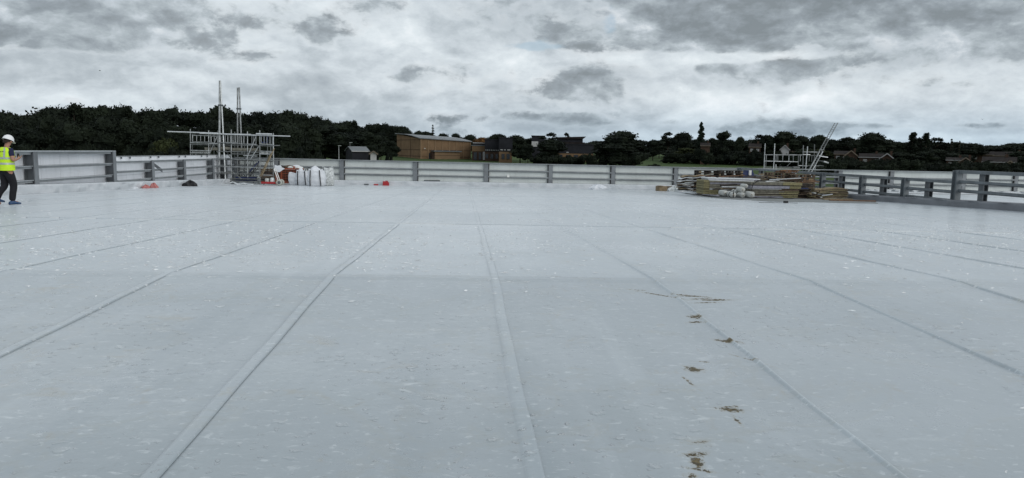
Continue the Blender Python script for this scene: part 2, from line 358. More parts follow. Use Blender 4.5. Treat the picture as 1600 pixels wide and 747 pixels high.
def kerb_material():
    m = bpy.data.materials.new('white_kerb_membrane'); m.use_nodes = True
    t = NT(m.node_tree); p = t.n['Principled BSDF']
    pos = t.new('ShaderNodeNewGeometry').outputs['Position']
    c = t.mix(t.smooth(t.noise(pos, 1.3, 6, .6), .35, .65), (.52, .55, .58), (.64, .66, .69))
    c = t.mix(t.math('MULTIPLY', t.smooth(t.noise(pos, 7, 6, .7), .58, .74), .45), c, (.33, .31, .27))
    t.put(p.inputs['Base Color'], c); p.inputs['Roughness'].default_value = .42
    bn = t.new('ShaderNodeBump'); bn.inputs['Strength'].default_value = .7; bn.inputs['Distance'].default_value = .03
    t.put(bn.inputs['Height'], t.noise(pos, 5, 5, .6)); t.l.new(bn.outputs[0], p.inputs['Normal'])
    return m
kerb_m = kerb_material()
kerb_grey = mat('grey_kerb_membrane', (.19, .20, .22), .5, 0, .15, 1.2, .3, 7)

# ------------------------------------------------------------------ object helpers
ABS = {}
def tag(o, label=None, cat=None, group=None, kind=None):
    if label: o['label'] = label
    if cat: o['category'] = cat
    if group: o['group'] = group
    if kind: o['kind'] = kind
    return o
def thing(name, label, cat, loc, group=None):
    o = bpy.data.objects.new(name, None); C.objects.link(o); o.location = loc; o.empty_display_size = .3
    ABS[o.name] = Vector(loc)
    return tag(o, label, cat, group)
def link(name, me, parent, loc, rot=None, scale=None):
    o = bpy.data.objects.new(name, me); C.objects.link(o)
    loc = Vector(loc); ABS[o.name] = loc
    if parent is not None:
        o.parent = parent; o.location = loc - ABS[parent.name]
    else: o.location = loc
    if rot is not None:
        o.rotation_mode = 'QUATERNION'; o.rotation_quaternion = rot
    if scale is not None: o.scale = scale
    return o
class MB:
    def __init__(s): s.v = []; s.f = []
    def add(s, vs, fs):
        k = len(s.v); s.v += [tuple(q) for q in vs]; s.f += [tuple(i+k for i in f) for f in fs]; return s
    def box(s, c, sz, rz=0.0, M=None):
        cx, cy, cz = c; hx, hy, hz = sz[0]/2, sz[1]/2, sz[2]/2; cs, sn = math.cos(rz), math.sin(rz)
        vs = []
        for z in (-hz, hz):
            for x, y in ((-hx, -hy), (hx, -hy), (hx, hy), (-hx, hy)):
                vs.append((cx+x*cs-y*sn, cy+x*sn+y*cs, cz+z))
        return s.add(vs, [(3, 2, 1, 0), (4, 5, 6, 7), (0, 1, 5, 4), (1, 2, 6, 5), (2, 3, 7, 6), (3, 0, 4, 7)])
    def tube(s, p, q, r, n=8, r2=None, caps=True):
        p, q = Vector(p), Vector(q); d = (q-p)
        if d.length < 1e-6: return s
        r2 = r if r2 is None else r2
        a = d.normalized().orthogonal().normalized(); b = d.normalized().cross(a)
        vs = [p+(a*math.cos(2*math.pi*i/n)+b*math.sin(2*math.pi*i/n))*r for i in range(n)] + [q+(a*math.cos(2*math.pi*i/n)+b*math.sin(2*math.pi*i/n))*r2 for i in range(n)]
        fs = [(i, (i+1) % n, n+(i+1) % n, n+i) for i in range(n)]
        if caps: fs += [tuple(reversed(range(n))), tuple(range(n, 2*n))]
        return s.add(vs, fs)
    def bar(s, p, q, wd, ht):
        p, q = Vector(p), Vector(q); d = (q-p).normalized()
        side = d.cross(Vector((0, 0, 1)))
        side = Vector((1, 0, 0)) if side.length < 1e-3 else side.normalized()
        up = side.cross(d)
        vs = []
        for c in (p, q):
            for a, b in ((-1, -1), (1, -1), (1, 1), (-1, 1)): vs.append(c+side*a*wd/2+up*b*ht/2)
        return s.add(vs, [(3, 2, 1, 0), (4, 5, 6, 7), (0, 1, 5, 4), (1, 2, 6, 5), (2, 3, 7, 6), (3, 0, 4, 7)])
    def lathe(s, prof, n=16, c=(0, 0, 0), axis='Z'):
        vs = []
        for r, z in prof:
            for i in range(n):
                a = 2*math.pi*i/n; x, y = r*math.cos(a), r*math.sin(a)
                vs.append((c[0]+x, c[1]+y, c[2]+z) if axis == 'Z' else ((c[0]+x, c[1]+z, c[2]+y) if axis == 'Y' else (c[0]+z, c[1]+x, c[2]+y)))
        m = len(prof)
        fs = [(j*n+i, j*n+(i+1) % n, (j+1)*n+(i+1) % n, (j+1)*n+i) for j in range(m-1) for i in range(n)]
        fs += [tuple(reversed(range(n))), tuple(range((m-1)*n, m*n))]
        return s.add(vs, fs)
    def mesh(s, name, m, smooth=False, off=(0, 0, 0)):
        me = bpy.data.meshes.new(name); ox, oy, oz = off
        me.from_pydata([(a-ox, b-oy, c-oz) for a, b, c in s.v], [], s.f); me.materials.append(m)
        if smooth: me.polygons.foreach_set('use_smooth', [True]*len(me.polygons))
        me.update(); return me
    def build(s, name, m, parent=None, smooth=False):
        a = np.array(s.v); base = Vector((a[:, 0].mean(), a[:, 1].mean(), a[:, 2].min()))
        return link(name, s.mesh(name, m, smooth, base), parent, base)
# shared unit meshes
UNIT = {}
def unit(kind, m, n=8):
    k = (kind, m.name, n)
    if k not in UNIT:
        b = MB()
        if kind == 'box': b.box((0, 0, 0), (1, 1, 1))
        else: b.tube((0, 0, -.5), (0, 0, .5), 1, n)
        UNIT[k] = b.mesh(kind+'_'+m.name, m, False)
    return UNIT[k]
def pole(name, p, q, r, m, parent, n=8):
    p, q = Vector(p), Vector(q); d = q-p
    return link(name, unit('tube', m, n), parent, (p+q)/2, d.to_track_quat('Z', 'Y'), (r, r, d.length))
def block(name, c, sz, m, parent, rot=None):
    if isinstance(rot, (int, float)): rot = Quaternion((0, 0, 1), rot)
    return link(name, unit('box', m), parent, c, rot, sz)
def beam(name, p, q, wd, ht, m, parent):
    """bar from p to q, wd across, ht high"""
    p, q = Vector(p), Vector(q); d = (q-p).normalized(); side = d.cross(Vector((0, 0, 1)))
    side = Vector((1, 0, 0)) if side.length < 1e-3 else side.normalized()
    up = side.cross(d); R = Matrix((side, d, up)).transposed()
    return link(name, unit('box', m), parent, (p+q)/2, R.to_quaternion(), (wd, (q-p).length, ht))

def nz(x, y, s=1.0, k=0):
    return (math.sin(x*1.7*s+k*1.3+1.1*math.sin(y*1.3*s+k)) + math.sin(y*2.1*s-k*.7+1.3*math.sin(x*.9*s+2*k)) + .6*math.sin((x+y)*3.1*s+k))/2.6

# ------------------------------------------------------------------ roof deck
SP = 1.652
def sheet_mesh(x0, x1, ya, yb, step, last, kind):
    """one membrane sheet between two seams; its right edge laps over the neighbour"""
    cols = [(x0-.02, -.004)] + [(x0+.06+(x1-x0-.18)*i/5, 0) for i in range(6)]
    cols += [(x1, 0)]
    nrow = max(2, int((yb(x0)-ya(x0))/step))
    vs, fs = [], []
    for j in range(nrow+1):
        for x, dz in cols:
            a, b = ya(x), yb(x); y = a+(b-a)*j/nrow
            wig = .006*math.sin(y*1.3+x0*5)+.004*math.sin(y*3.7+x0*2) if abs(x-x1) < .12 and not last else 0
            z = deck_z(x, y)+dz+.004*nz(x, y, 1.0, 0)+.0022*nz(x, y, 3.1, 2)
            if j == nrow: z += .006
            if j == nrow-1: z += .006
            vs.append((x+wig, y, z))
    m = len(cols)
    for j in range(nrow):
        for i in range(m-1): fs.append((j*m+i, j*m+i+1, (j+1)*m+i+1, (j+1)*m+i))
    b = MB(); b.add(vs, fs); return b
xs = [-.0+XL] + [-1.332+SP*k for k in range(-8, 13)] + [XR]
rows = [(lambda x: -3.0, lambda x: ridge_y(x)-.03), (lambda x: ridge_y(x)-.03, lambda x: 14.35-.05*x),
        (lambda x: 14.35-.05*x, lambda x: 31.5-.03*x), (lambda x: 31.5-.03*x, lambda x: YB)]
slab = MB()
slab.add([(XL-.5, -3, deck_z(0, -3)-.05), (XR+.5, -3, deck_z(0, -3)-.05), (XR+.5, 7.2, deck_z(0, 7.2)-.06), (XL-.5, 7.2, deck_z(0, 7.2)-.06), (XR+.5, YB+.5, deck_z(0, YB+.5)-.06), (XL-.5, YB+.5, deck_z(0, YB+.5)-.06)],
         [(0, 1, 2, 3), (3, 2, 4, 5)])
deck = tag(slab.build('roof_deck', steel_g), kind='structure')
for k in range(len(xs)-1):
    for r, (ya, yb) in enumerate(rows):
        kind = 'lap' if xs[k+1] < .6 else 'ridge'
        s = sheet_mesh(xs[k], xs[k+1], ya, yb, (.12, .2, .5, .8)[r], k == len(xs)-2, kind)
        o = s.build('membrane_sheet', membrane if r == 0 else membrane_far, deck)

        if k == len(xs)-2 or r == 3 and xs[k+1] > 9: continue
        x1 = xs[k+1]
        hw = {True: .038, False: .017}[kind == 'lap']
        ht = (.0095 if kind == 'lap' else .017)*(1, .8, .45, .4)[r]
        if kind == 'lap': prof = [(-hw-.012, -.004), (-hw, ht*.75), (-hw*.4, ht), (hw*.7, ht*1.1), (hw, ht), (hw+.002, -.004)]
        else: prof = [(-hw-.012, -.004), (-hw*.75, ht*.6), (-hw*.2, ht), (hw*.4, ht*.8), (hw, ht*.2), (hw+.004, -.004)]
        step_ = (.10, .16, .4, .8)[r]; n = int((yb(x1)-ya(x1))/step_); vs = []; v2 = []
        for j in range(n+1):
            y = ya(x1)+(yb(x1)-ya(x1))*j/n; wig = .005*math.sin(y*1.3+k*1.9)+.003*math.sin(y*3.7+k)
            for dx, dz in prof:
                xx = x1+dx+wig; vs.append((xx, y, deck_z(xx, y)+.004*nz(xx, y, 1.0, 0)+.0022*nz(xx, y, 3.1, 2)+dz*(1+.2*math.sin(y*2.3+k))))
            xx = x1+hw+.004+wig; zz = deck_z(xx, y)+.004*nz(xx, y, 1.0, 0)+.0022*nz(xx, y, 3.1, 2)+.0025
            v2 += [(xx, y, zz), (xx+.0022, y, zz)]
        m_ = len(prof); q = MB(); q.add(vs, [(j*m_+i, j*m_+i+1, (j+1)*m_+i+1, (j+1)*m_+i) for j in range(n) for i in range(m_-1)])
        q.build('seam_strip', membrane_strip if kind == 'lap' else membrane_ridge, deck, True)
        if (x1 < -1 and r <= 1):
            q = MB(); q.add(v2, [(2*j, 2*j+1, 2*j+3, 2*j+2) for j in range(n)]); q.build('joint_line', joint_line_m, deck)
# the cross joint beyond the ridge
for ya_, w_, h_ in ((lambda x: 14.35-.05*x, .05, .010), (lambda x: 31.5-.03*x, .08, .008)):
    q = MB(); vs = []; n = 130
    for j in range(n+1):
        x = XL+(XR-XL)*j/n; y = ya_(x)+.012*math.sin(x*2.1)
        for dy, dz in ((-w_-.02, -.004), (-w_*.8, h_), (w_*.5, h_*1.2), (w_, -.004)): vs.append((x, y+dy, deck_z(x, y+dy)+.004*nz(x, y, 1.0, 0)+.0022*nz(x, y, 3.1, 2)+dz+.004))
    q.add(vs, [(4*j+i+4, 4*j+i+5, 4*j+i+1, 4*j+i) for j in range(n) for i in range(3)]); q.build('cross_joint', membrane_strip, deck, True)

glint_bead_m = mat('pale_joint_glint', (.62, .64, .65), .3, 0, .1, 6)  # pale slivers added along the cross joint, painting its broken glints
rb_ = random.Random(21); x = XL+.6
while x < XR-.5:
    L_ = rb_.choice((rb_.uniform(.08, .4), rb_.uniform(.3, 1.4)))
    if rb_.random() < (.75 if x < -3 or x > 4 else .35):
        q = MB(); n = 6; vs = []
        for j in range(n+1):
            xx = x+L_*j/n; y = 14.35-.05*xx-.075+.012*math.sin(xx*9)
            for dy, dz in ((-.036, .0), (0, .018), (.036, .002)): vs.append((xx, y+dy*(.5+math.sin(math.pi*(j+.3)/(n+.6))), deck_z(xx, y)+.004*nz(xx, y, 1.0, 0)+.0022*nz(xx, y, 3.1, 2)+dz+.003))
        q.add(vs, [(3*j+i+3, 3*j+i+4, 3*j+i+1, 3*j+i) for j in range(n) for i in range(2)]); q.build('glint_bead', glint_bead_m, deck, True)
    x += L_+rb_.uniform(.05, .8)
# small curled flakes painting glints and membrane scraps, thickest just beyond the ridge
flake_glint_m = mat('pale_scrap_glint', (.62, .64, .65), .25, 0, .35, 14)
rf_ = random.Random(5); q = MB(); cnt = 0
while cnt < 5200:
    x, y = rf_.uniform(-13, 15), 1.5+rf_.random()**.8*26
    dn = .05+.95*max(math.exp(-((x+5.0)/3.6)**2-((y-9.6)/3.6)**2), .75*math.exp(-((x+1.2)/2.0)**2-((y-9)/2.5)**2), .75*math.exp(-((x-8.5)/4.0)**2-((y-12.5)/4.5)**2))
    if y < ridge_y(x): dn *= .22
    dn *= .35+.65*max(0, min(1, .5+1.3*nz(x, y, 1.9, 4)))
    if rf_.random() > dn: continue
    L_ = (.010+.042*rf_.random()**2.2)*(.8 if y < 7.2 else 1.1); w_ = L_*rf_.uniform(.10, .34); a = rf_.gauss(0, .5); z = deck_z(x, y)+.004*nz(x, y, 1.0, 0)+.0022*nz(x, y, 3.1, 2)+.006
    ca, sa = math.cos(a), math.sin(a); h1, h2 = rf_.uniform(.0, .010), rf_.uniform(.002, .016)
    q.add([(x-ca*L_, y-sa*L_, z+h1), (x+sa*w_, y-ca*w_, z), (x+ca*L_, y+sa*L_, z+h2), (x-sa*w_, y+ca*w_, z+.004+h1)], [(0, 1, 2, 3)]); cnt += 1
tag(q.build('membrane_flakes', flake_glint_m), 'tiny pale membrane scraps and painted glints scattered over the roof beyond the ridge', 'litter', kind='stuff')  # these flakes stand for glints as well as scraps
# roof beyond the right-hand frame, slightly lower membrane
b = MB(); vs = []; n = 26
for j in range(n+1):
    y = -3+(YB+3)*j/n
    for i in range(13):
        x = XR+.55+i*4.6; vs.append((x, y, deck_z(0, y)-.02+.004*nz(x, y)))
b.add(vs, [(j*13+i, j*13+i+1, (j+1)*13+i+1, (j+1)*13+i) for j in range(n) for i in range(12)])
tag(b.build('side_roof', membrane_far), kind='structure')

# body of the building under the roof
b = MB(); b.box(((XL-1.3+76)/2, (YB+1.0-3)/2, -5.8), (76-XL+1.3-.2, YB+3.8, 8.4))
tag(b.build('building_base', panel_g), kind='structure')

# kerb upstands lined with membrane, puckered by hand welding
def kerb(name, P0, P1, into, height, depth, m, bump, step=.14, seed=0):
    """P0->P1 runs along the foot of the kerb; into = unit vector pointing away from the roof"""
    P0, P1, into = Vector(P0), Vector(P1), Vector(into); L = (P1-P0).length; n = int(L/step); d = (P1-P0)/L
    prof = [(0, 0, 0), (0, .04, .3), (0, .12, 1), (0, .20, 1), (0, .27, .6), (.0, height, .1), (.04, height+.015, .1), (depth, height+.02, 0), (depth, -.1, 0)]
    r = random.Random(seed); dim = [(r.uniform(0, L), r.uniform(.08, .26), r.uniform(.07, .2), r.uniform(.02, .055)*(1 if r.random() < .6 else -1)) for _ in range(int(L*1.1))]
    vs = []
    for j in range(n+1):
        q = P0+d*(L*j/n); z0 = deck_z(q.x if abs(d.y) > .5 else 0, q.y); s_ = L*j/n
        near = [t_ for t_ in dim if abs(t_[0]-s_) < .7]
        for o, h, wgt in prof:
            push = bump*.012*nz(s_, h*4, 2.2, seed)
            for c, ch, wd, amp in near: push += bump*amp*math.exp(-((s_-c)/wd)**2-((h-ch)/.07)**2)
            pt = q+into*(o-push*(wgt if o == 0 else 0)); vs.append((pt.x, pt.y, z0+h))
    m_ = len(prof)
    b = MB(); b.add(vs, [(j*m_+i, j*m_+i+1, (j+1)*m_+i+1, (j+1)*m_+i) for j in range(n) for i in range(m_-1)])
    return tag(b.build(name, m, smooth=True), kind='structure')
kerb('kerb_left', (XL, -3, 0), (XL, YB, 0), (-1, 0, 0), .31, 1.05, kerb_m, 1.7, .10, 3)
kerb('kerb_back', (XL-1.05, YB, 0), (XR+.5, YB, 0), (0, 1, 0), .31, .85, kerb_m, .75, .13, 4)
kerb('kerb_right', (XR, -3, 0), (XR, YB-.01, 0), (1, 0, 0), .27, .55, kerb_grey, .35, .25, 5)
kerb('kerb_far_right', (XR+.56, YB, 0), (75, YB, 0), (0, 1, 0), .12, .85, kerb_m, .3, .5, 6)

# ------------------------------------------------------------------ parapets
def hpost(name, x, y, z0, z1, wx, wy, m, parent, web='x'):
    """H-section steel post: two flanges and a web; flanges face +-x when web == 'x'"""
    b = MB(); t = .022; zc, h = (z0+z1)/2, z1-z0
    if web == 'x':
        b.box((x-wx/2+t/2, y, zc), (t, wy, h)); b.box((x+wx/2-t/2, y, zc), (t, wy, h)); b.box((x, y, zc), (wx-2*t-.002, t, h-.004))
    else:
        b.box((x, y-wy/2+t/2, zc), (wx, t, h)); b.box((x, y+wy/2-t/2, zc), (wx, t, h)); b.box((x, y, zc), (t, wy-2*t-.002, h-.004))
    return b.build(name, m, parent)

def railed_wall_left(label, ys, ztop, gap, with_cap=True, pm=panel_w):
    """posts at the given y, rails on the inner side, cladding sheets behind"""
    px = XL-.62
    root = thing('parapet_wall', label, 'parapet wall', (px, (ys[0]+ys[-1])/2, deck_z(XL, ys[0])+.3))
    for y in ys:
        hpost('post', px-.03, y, deck_z(XL, y)+.30, ztop+.02, .34, .26, steel_d, root, 'x')
        # flange renders in shade; an added thin paler plate paints the lit end face
        block('added_lit_plate', (px+.15, y+.02, (deck_z(XL, y)+.30+ztop)/2), (.012, .27, ztop-deck_z(XL, y)-.30), steel_g, root)
    y0, y1 = ys[0], ys[-1]
    for k, zz in enumerate((ztop-.06, ztop-.06-gap, ztop-.06-2*gap)):
        for a, c in zip(ys[:-1], ys[1:]):
            if ztop-zz > 1.4: continue
            za = zz
            beam('rail', (px+.03, a+.14, za), (px+.03, c-.14, za), .10, .11, rail_g, root)
            beam('rail_lip', (px+.105, a+.14, za+.045), (px+.105, c-.14, za+.045), .05, .018, cap_m, root)
    return root, px
# left, tall bays
rt, PX = railed_wall_left('tall near section of the left parapet with white cladding behind grey rails', [-2.7, 3.4, 9.5, 15.6, 21.7, 27.9, 33.95], 1.17, .53)
def cladding(root, x, y0, y1, ztop, zrows, m, wdt=1.33):
    n = max(1, round((y1-y0)/wdt)); wv = (y1-y0)/n
    for i in range(n):
        yc = y0+wv*(i+.5)
        zb = deck_z(XL, yc)+.2
        edges = [zb]+[z for z in zrows if z > zb+.1]+[ztop]
        for a, c in zip(edges[:-1], edges[1:]):
            block('cladding_panel', (x, yc, (a+c)/2), (.05, wv-.012, c-a-.010), m, root)
cladding(rt, PX-.27, -2.9, 34.2, 1.14, [.10, .63], panel_w)
b = MB(); b.box((PX-.33, 15.6, -.2), (.04, 37.0, 2.6)); b.build('backing_sheet', steel_g, rt)
beam('top_cap', (PX+.0, -2.9, 1.185), (PX, 34.1, 1.185), .34, .03, cap_m, rt)
# left, low bays with the outer cladding rising behind
rl = thing('parapet_wall', 'low far section of the left parapet with white cladding rising behind the rails', 'parapet wall', (PX, 42, -.4))
lows = [38.0, 42.2, 46.9, 49.4]
for y in lows:
    zt = .69
    hpost('post', PX-.03, y, deck_z(XL, y)+.30, zt, .34, .26, steel_d, rl, 'x')
    block('added_lit_plate', (PX+.15, y+.02, (deck_z(XL, y)+.30+zt)/2), (.012, .27, zt-deck_z(XL, y)-.30), steel_g, rl)  # paler plate added here too, painting the lit end face
for a, c in zip([34.12]+lows, lows+[51.3]):
    for zz in (.66, .20, -.24):
        beam('rail', (PX+.03, a+.14, zz), (PX+.03, c-.14, zz-.01), .10, .11, rail_g, rl)
        beam('rail_lip', (PX+.105, a+.14, zz+.045), (PX+.105, c-.14, zz+.035), .05, .018, cap_m, rl)
cladding(rl, PX-.30, 34.25, 51.6, .90, [.0, .55], panel_w, 1.7)
b = MB(); b.box((PX-.36, 43.0, -.25), (.04, 17.2, 2.25)); b.build('backing_sheet', steel_g, rl)
beam('top_cap', (PX-.32, 34.3, .925), (PX-.32, 51.7, .905), .16, .02, cap_m, rl)
for y in (35.4, 36.3, 38.6, 39.6, 42.4, 43.3, 45.9, 46.9, 49.3, 50.2):
    block('cap_bracket', (PX-.21, y, .86), (.03, .10, .11), steel_d, rl)
br = MB(); br.add([(PX+.12, 38.25, .55), (PX+.12, 38.25, .40), (PX+.12, 39.2, .22), (PX+.12, 39.2, .05), (PX+.09, 38.25, .55), (PX+.09, 38.25, .40), (PX+.09, 39.2, .22), (PX+.09, 39.2, .05)],
        [(0, 1, 3, 2), (4, 6, 7, 5), (0, 2, 6, 4), (1, 5, 7, 3), (2, 3, 7, 6), (0, 4, 5, 1)])
br.build('loose_bracket', steel_d, rl)

# back wall
YP = YB+.62
rb = thing('parapet_wall', 'long back parapet of pale grey boards between steel posts, across the far edge of the roof', 'parapet wall', (3, YP, -.8))
bposts = [-16.2, -13.4, -8.8, -3.55, 1.58, 6.31, 10.96, 15.67, 20.6, 24.7, 28.3, 32.35, 38.1, 42.3, 47.2, 52.1, 57, 62, 67, 72]
def ztop_b(x): return .685-.0045*(x+9) if x < 16 else .57
for x in bposts:
    b = MB(); zt = ztop_b(x)-.02; z0 = deck_z(0, YP)+.3 if x < 20 else deck_z(0, YP)+.1; h = zt-z0; zc = (zt+z0)/2
    b.box((x, YP-.03, zc), (.30, .02, h)); b.box((x-.15, YP-.0+.10, zc), (.018, .25, h)); b.box((x+.15, YP+.10, zc), (.018, .25, h))
    b.build('post', steel_g, rb)
    sgn = 1 if x < 2 else -1
    block('post_shade_strip', (x+sgn*.19, YP+.03, zc), (.06, .12, h-.01), black_m, rb)  # black strip painted in as the shaded side of the post
for a, c in zip(bposts[:-1], bposts[1:]):
    openbay = 20 < (a+c)/2 < 28
    xm0, xm1 = a+.17, c-.17; za, zc_ = ztop_b(a), ztop_b(c)
    for dz in (.52, .98):
        beam('rail', (xm0, YP-.02, za-dz), (xm1, YP-.02, zc_-dz), .10, .085, rail_g, rb)
        beam('rail_shade_strip', (xm0, YP-.01, za-dz-.06), (xm1, YP-.01, zc_-dz-.06), .07, .03, steel_d, rb)  # dark strip painted in as the shadow below each ledge rail
    beam('top_rail', (a-.0, YP, za), (c, YP, zc_), .26, .05, rail_g, rb)
    if not openbay:
        for d0, d1 in ((.03, .50), (.54, .96), (1.01, 1.50 if c < 21 else 1.46)):
            zm = (za+zc_)/2
            beam('cladding_board', (a+.004, YP+.13, za-(d0+d1)/2), (c-.004, YP+.13, zc_-(d0+d1)/2), .05, d1-d0, panel_g, rb)
b = MB(); b.box(((27.9+75)/2, YP+.22, -.35), (47, .04, 1.8)); b.box(((-16.6+20.8)/2, YP+.22, -.35), (37.4, .04, 1.7)); b.build('backing_sheet', steel_g, rb)
sb = atY(794, 275, YP-.06)
tag(MB().box((sb.x, sb.y, sb.z), (.17, .05, .19)).build('wall_label', white_t), 'small blank white square sign fixed to the back parapet', 'sign')
bd = atY(675, 282.3, YP-.12)
tag(MB().box((bd.x, bd.y, bd.z), (1.15, .12, .08)).build('loose_bar', steel_d), 'dark steel bar lying on the back kerb under the parapet boards', 'bar')

# right-hand open steel frames
XF = XR+.28
def frame_right(label, py_list, ztop, y0, y1, drops):
    r = thing('guard_frame', label, 'guard rail', (XF, (y0+y1)/2, deck_z(0, (y0+y1)/2)+.27))
    for y, near in py_list:
        m = frame_g if near else steel_d
        xo = XF-.07 if near else XF+.10
        hpost('post', xo, y, deck_z(0, y)+.27, ztop-(.0 if near else .02), .24 if near else .2, .28, m, r, 'y' if near else 'x')
    beam('top_rail', (XF, y0, ztop-.05), (XF, y1, ztop-.05), .20, .13, frame_g, r)
    for d_ in drops:
        beam('rail', (XF, y0, ztop-d_), (XF, y1, ztop-d_), .12, .10, frame_g, r)
        beam('rail_shadow_strip', (XF-.0, y0, ztop-d_-.065), (XF, y1, ztop-d_-.065), .07, .03, steel_d, r)  # dark bar painted as the shadow under the frame rail
    return r
ytall = [atX(px, 300, XF).y for px in (1496, 1532)]
frame_right('tall open grey steel guard frame at the right edge, nearest the camera', [(ytall[0], True), (ytall[1], False), (ytall[1]-2.9, True), (ytall[1]-4.3, False), (17.5, True), (16, False), (12, True), (8, True), (4, True), (0, True)], 1.07, -3, ytall[0]+.14, (.44, .80))
low = [(atX(px, 295, XF).y, f_) for px, f_ in ((1448, False), (1416, True), (1377, False), (1349, True), (1312, False), (1286, True))]
frame_right('low open grey steel guard rails running back behind the timber pile', low+[(40.5, False), (43.5, True), (47, False), (50.3, True)], .64, ytall[0]+.16, 50.8, (.44, .80))

# ------------------------------------------------------------------ terrain
def ground_z(d):
    pts = [(0, -10), (80, -9.6), (130, -7.0), (200, -3.9), (300, -2.2), (400, 0.0), (600, 2.0), (1000, 4), (2500, 12), (6000, 30), (15000, 60)]
    for (a, za), (b_, zb) in zip(pts[:-1], pts[1:]):
        if d <= b_: return za+(zb-za)*(d-a)/(b_-a)
    return 60
def terrain():
    rs = [0, 40, 80, 110, 140, 170, 200, 230, 260, 300, 340, 380, 420, 480, 560, 650, 800, 1000, 1500, 2500, 4000, 7000, 12000]
    n = 120; vs = [(0, 0, -10)]; fs = []
    for r in rs[1:]:
        for i in range(n):
            a = 2*math.pi*i/n; x, y = r*math.sin(a), r*math.cos(a)
            vs.append((x, y, ground_z(r)+(.35*nz(x*.01, y*.01, 1)*min(1, r/200) if r < 900 else 6*nz(x*.001, y*.001)) - (0 if r > 90 else 0)))
    for i in range(n): fs.append((0, 1+(i+1) % n, 1+i))
    for k in range(len(rs)-2):
        for i in range(n):
            a, c = 1+k*n+i, 1+k*n+(i+1) % n; fs.append((a, c, c+n, a+n))
    return tag(MB().add(vs, fs).build('ground', grass_m, smooth=True), kind='structure')
terrain()
def far(px, py, dist):
    """a point at horizontal distance dist in the direction of a pixel"""
    d = ray(px, py); t = dist/math.hypot(d.x, d.y); return Vector((d.x*t, d.y*t, d.z*t+CAMZ))
def gpt(px, dist):
    p = far(px, 240, dist); return Vector((p.x, p.y, ground_z(dist)))

# ------------------------------------------------------------------ trees
def leaf_cloud(blobs, n_leaf, size, seed, flat=.6):
    """blobs = (cx,cy,cz,rx,ry,rz); leaf-sized faces spread through the outer shell of each"""
    r = np.random.default_rng(seed)
    B = np.array(blobs); area = (B[:, 3]*B[:, 5])+.002; cnt = np.maximum(12, (n_leaf*area/area.sum()).astype(int))
    P = []
    for bl, c in zip(B, cnt):
        d = r.normal(size=(c, 3)); d /= np.linalg.norm(d, axis=1)[:, None]
        d[:, 2] = np.where(d[:, 2] < -.4, -d[:, 2]*.5, d[:, 2])
        rad = (r.random(c)**.35)*1.0
        rad *= 1+.16*np.sin(d[:, 0]*9+bl[0]*30)*np.sin(d[:, 2]*11+bl[1]*20)
        P.append(bl[:3]+d*bl[3:6]*rad[:, None])
    P = np.vstack(P); n = len(P)
    a = r.normal(size=(n, 3)); a /= np.linalg.norm(a, axis=1)[:, None]
    b = np.cross(a, r.normal(size=(n, 3))); b /= np.linalg.norm(b, axis=1)[:, None]
    s = size*(.55+.9*r.random(n))[:, None]
    V = np.stack([P-a*s-b*s*flat*.5, P+a*s*.2-b*s*flat, P+a*s+b*s*flat*.4, P-a*s*.3+b*s*flat], 1).reshape(-1, 3)
    return V, n
def crown_mesh(name, blobs, n_leaf, size, seed, m, cores=True):
    V, n = leaf_cloud(blobs, n_leaf, size, seed)
    verts = [V]; faces = [np.arange(n*4).reshape(-1, 4)]
    me = bpy.data.meshes.new(name)
    vs = V.tolist(); fs = faces[0].tolist()
    if cores:   # inner boughs, too dense to see through
        for k, bl in enumerate(blobs):
            c = len(vs); nn, mm = 8, 6
            for j in range(mm+1):
                for i in range(nn):
                    th = math.pi*j/mm; ph = 2*math.pi*i/nn
                    q = .72*(1+.18*math.sin(3*ph+k)+.14*math.sin(5*th+2*k))
                    vs.append((bl[0]+bl[3]*q*math.sin(th)*math.cos(ph), bl[1]+bl[4]*q*math.sin(th)*math.sin(ph), bl[2]+bl[5]*q*math.cos(th)))
            for j in range(mm):
                for i in range(nn): fs.append([c+j*nn+i, c+j*nn+(i+1) % nn, c+(j+1)*nn+(i+1) % nn, c+(j+1)*nn+i])
    me.from_pydata(vs, [], fs); me.materials.append(m); me.update(); return me
def trunk_mesh(name, ends, h0, r0=.022, seed=0):
    b = MB(); r = random.Random(seed); prev = Vector((0, 0, -.03)); N = 5
    pts = [Vector((r.uniform(-.012, .012), r.uniform(-.012, .012), h0*i/(N-1)*1.0)) for i in range(N)]; pts[0] = Vector((0, 0, -.03))
    for i in range(N-1): b.tube(pts[i], pts[i+1], r0*(1.15-.6*i/N), 7, r0*(1.15-.6*(i+1)/N), False)
    for e in ends:
        s0 = pts[2].lerp(pts[4], r.random()); mid = s0.lerp(Vector(e), .5)+Vector((0, 0, .02))
        b.tube(s0, mid, r0*.5, 5, r0*.33, False); b.tube(mid, e, r0*.33, 5, r0*.14, False)
    return b.mesh(name, bark, True)
def broad(seed, wd=.36, base=.26, nb=15, lump=.13, low=True):
    r = random.Random(seed); out = []
    for i in range(nb):
        t = r.random(); z = base+.08+(1-base-.16)*t
        prof = math.sin(math.pi*min(1, (t*.82+.16)))**.7
        a = r.uniform(0, 2*math.pi); rr = wd*prof*r.uniform(.35, .8)
        s = lump*r.uniform(.75, 1.35)
        out.append((rr*math.cos(a), rr*math.sin(a), z, s*1.15, s*1.15, s*.85))
    out.append((0, 0, (base+1)/2, wd*.6, wd*.6, (1-base)*.36))
    out.append((r.uniform(-.05, .05), 0, 1-lump*.8, lump*1.1, lump*1.1, lump*.75))
    return out
KIND = {}
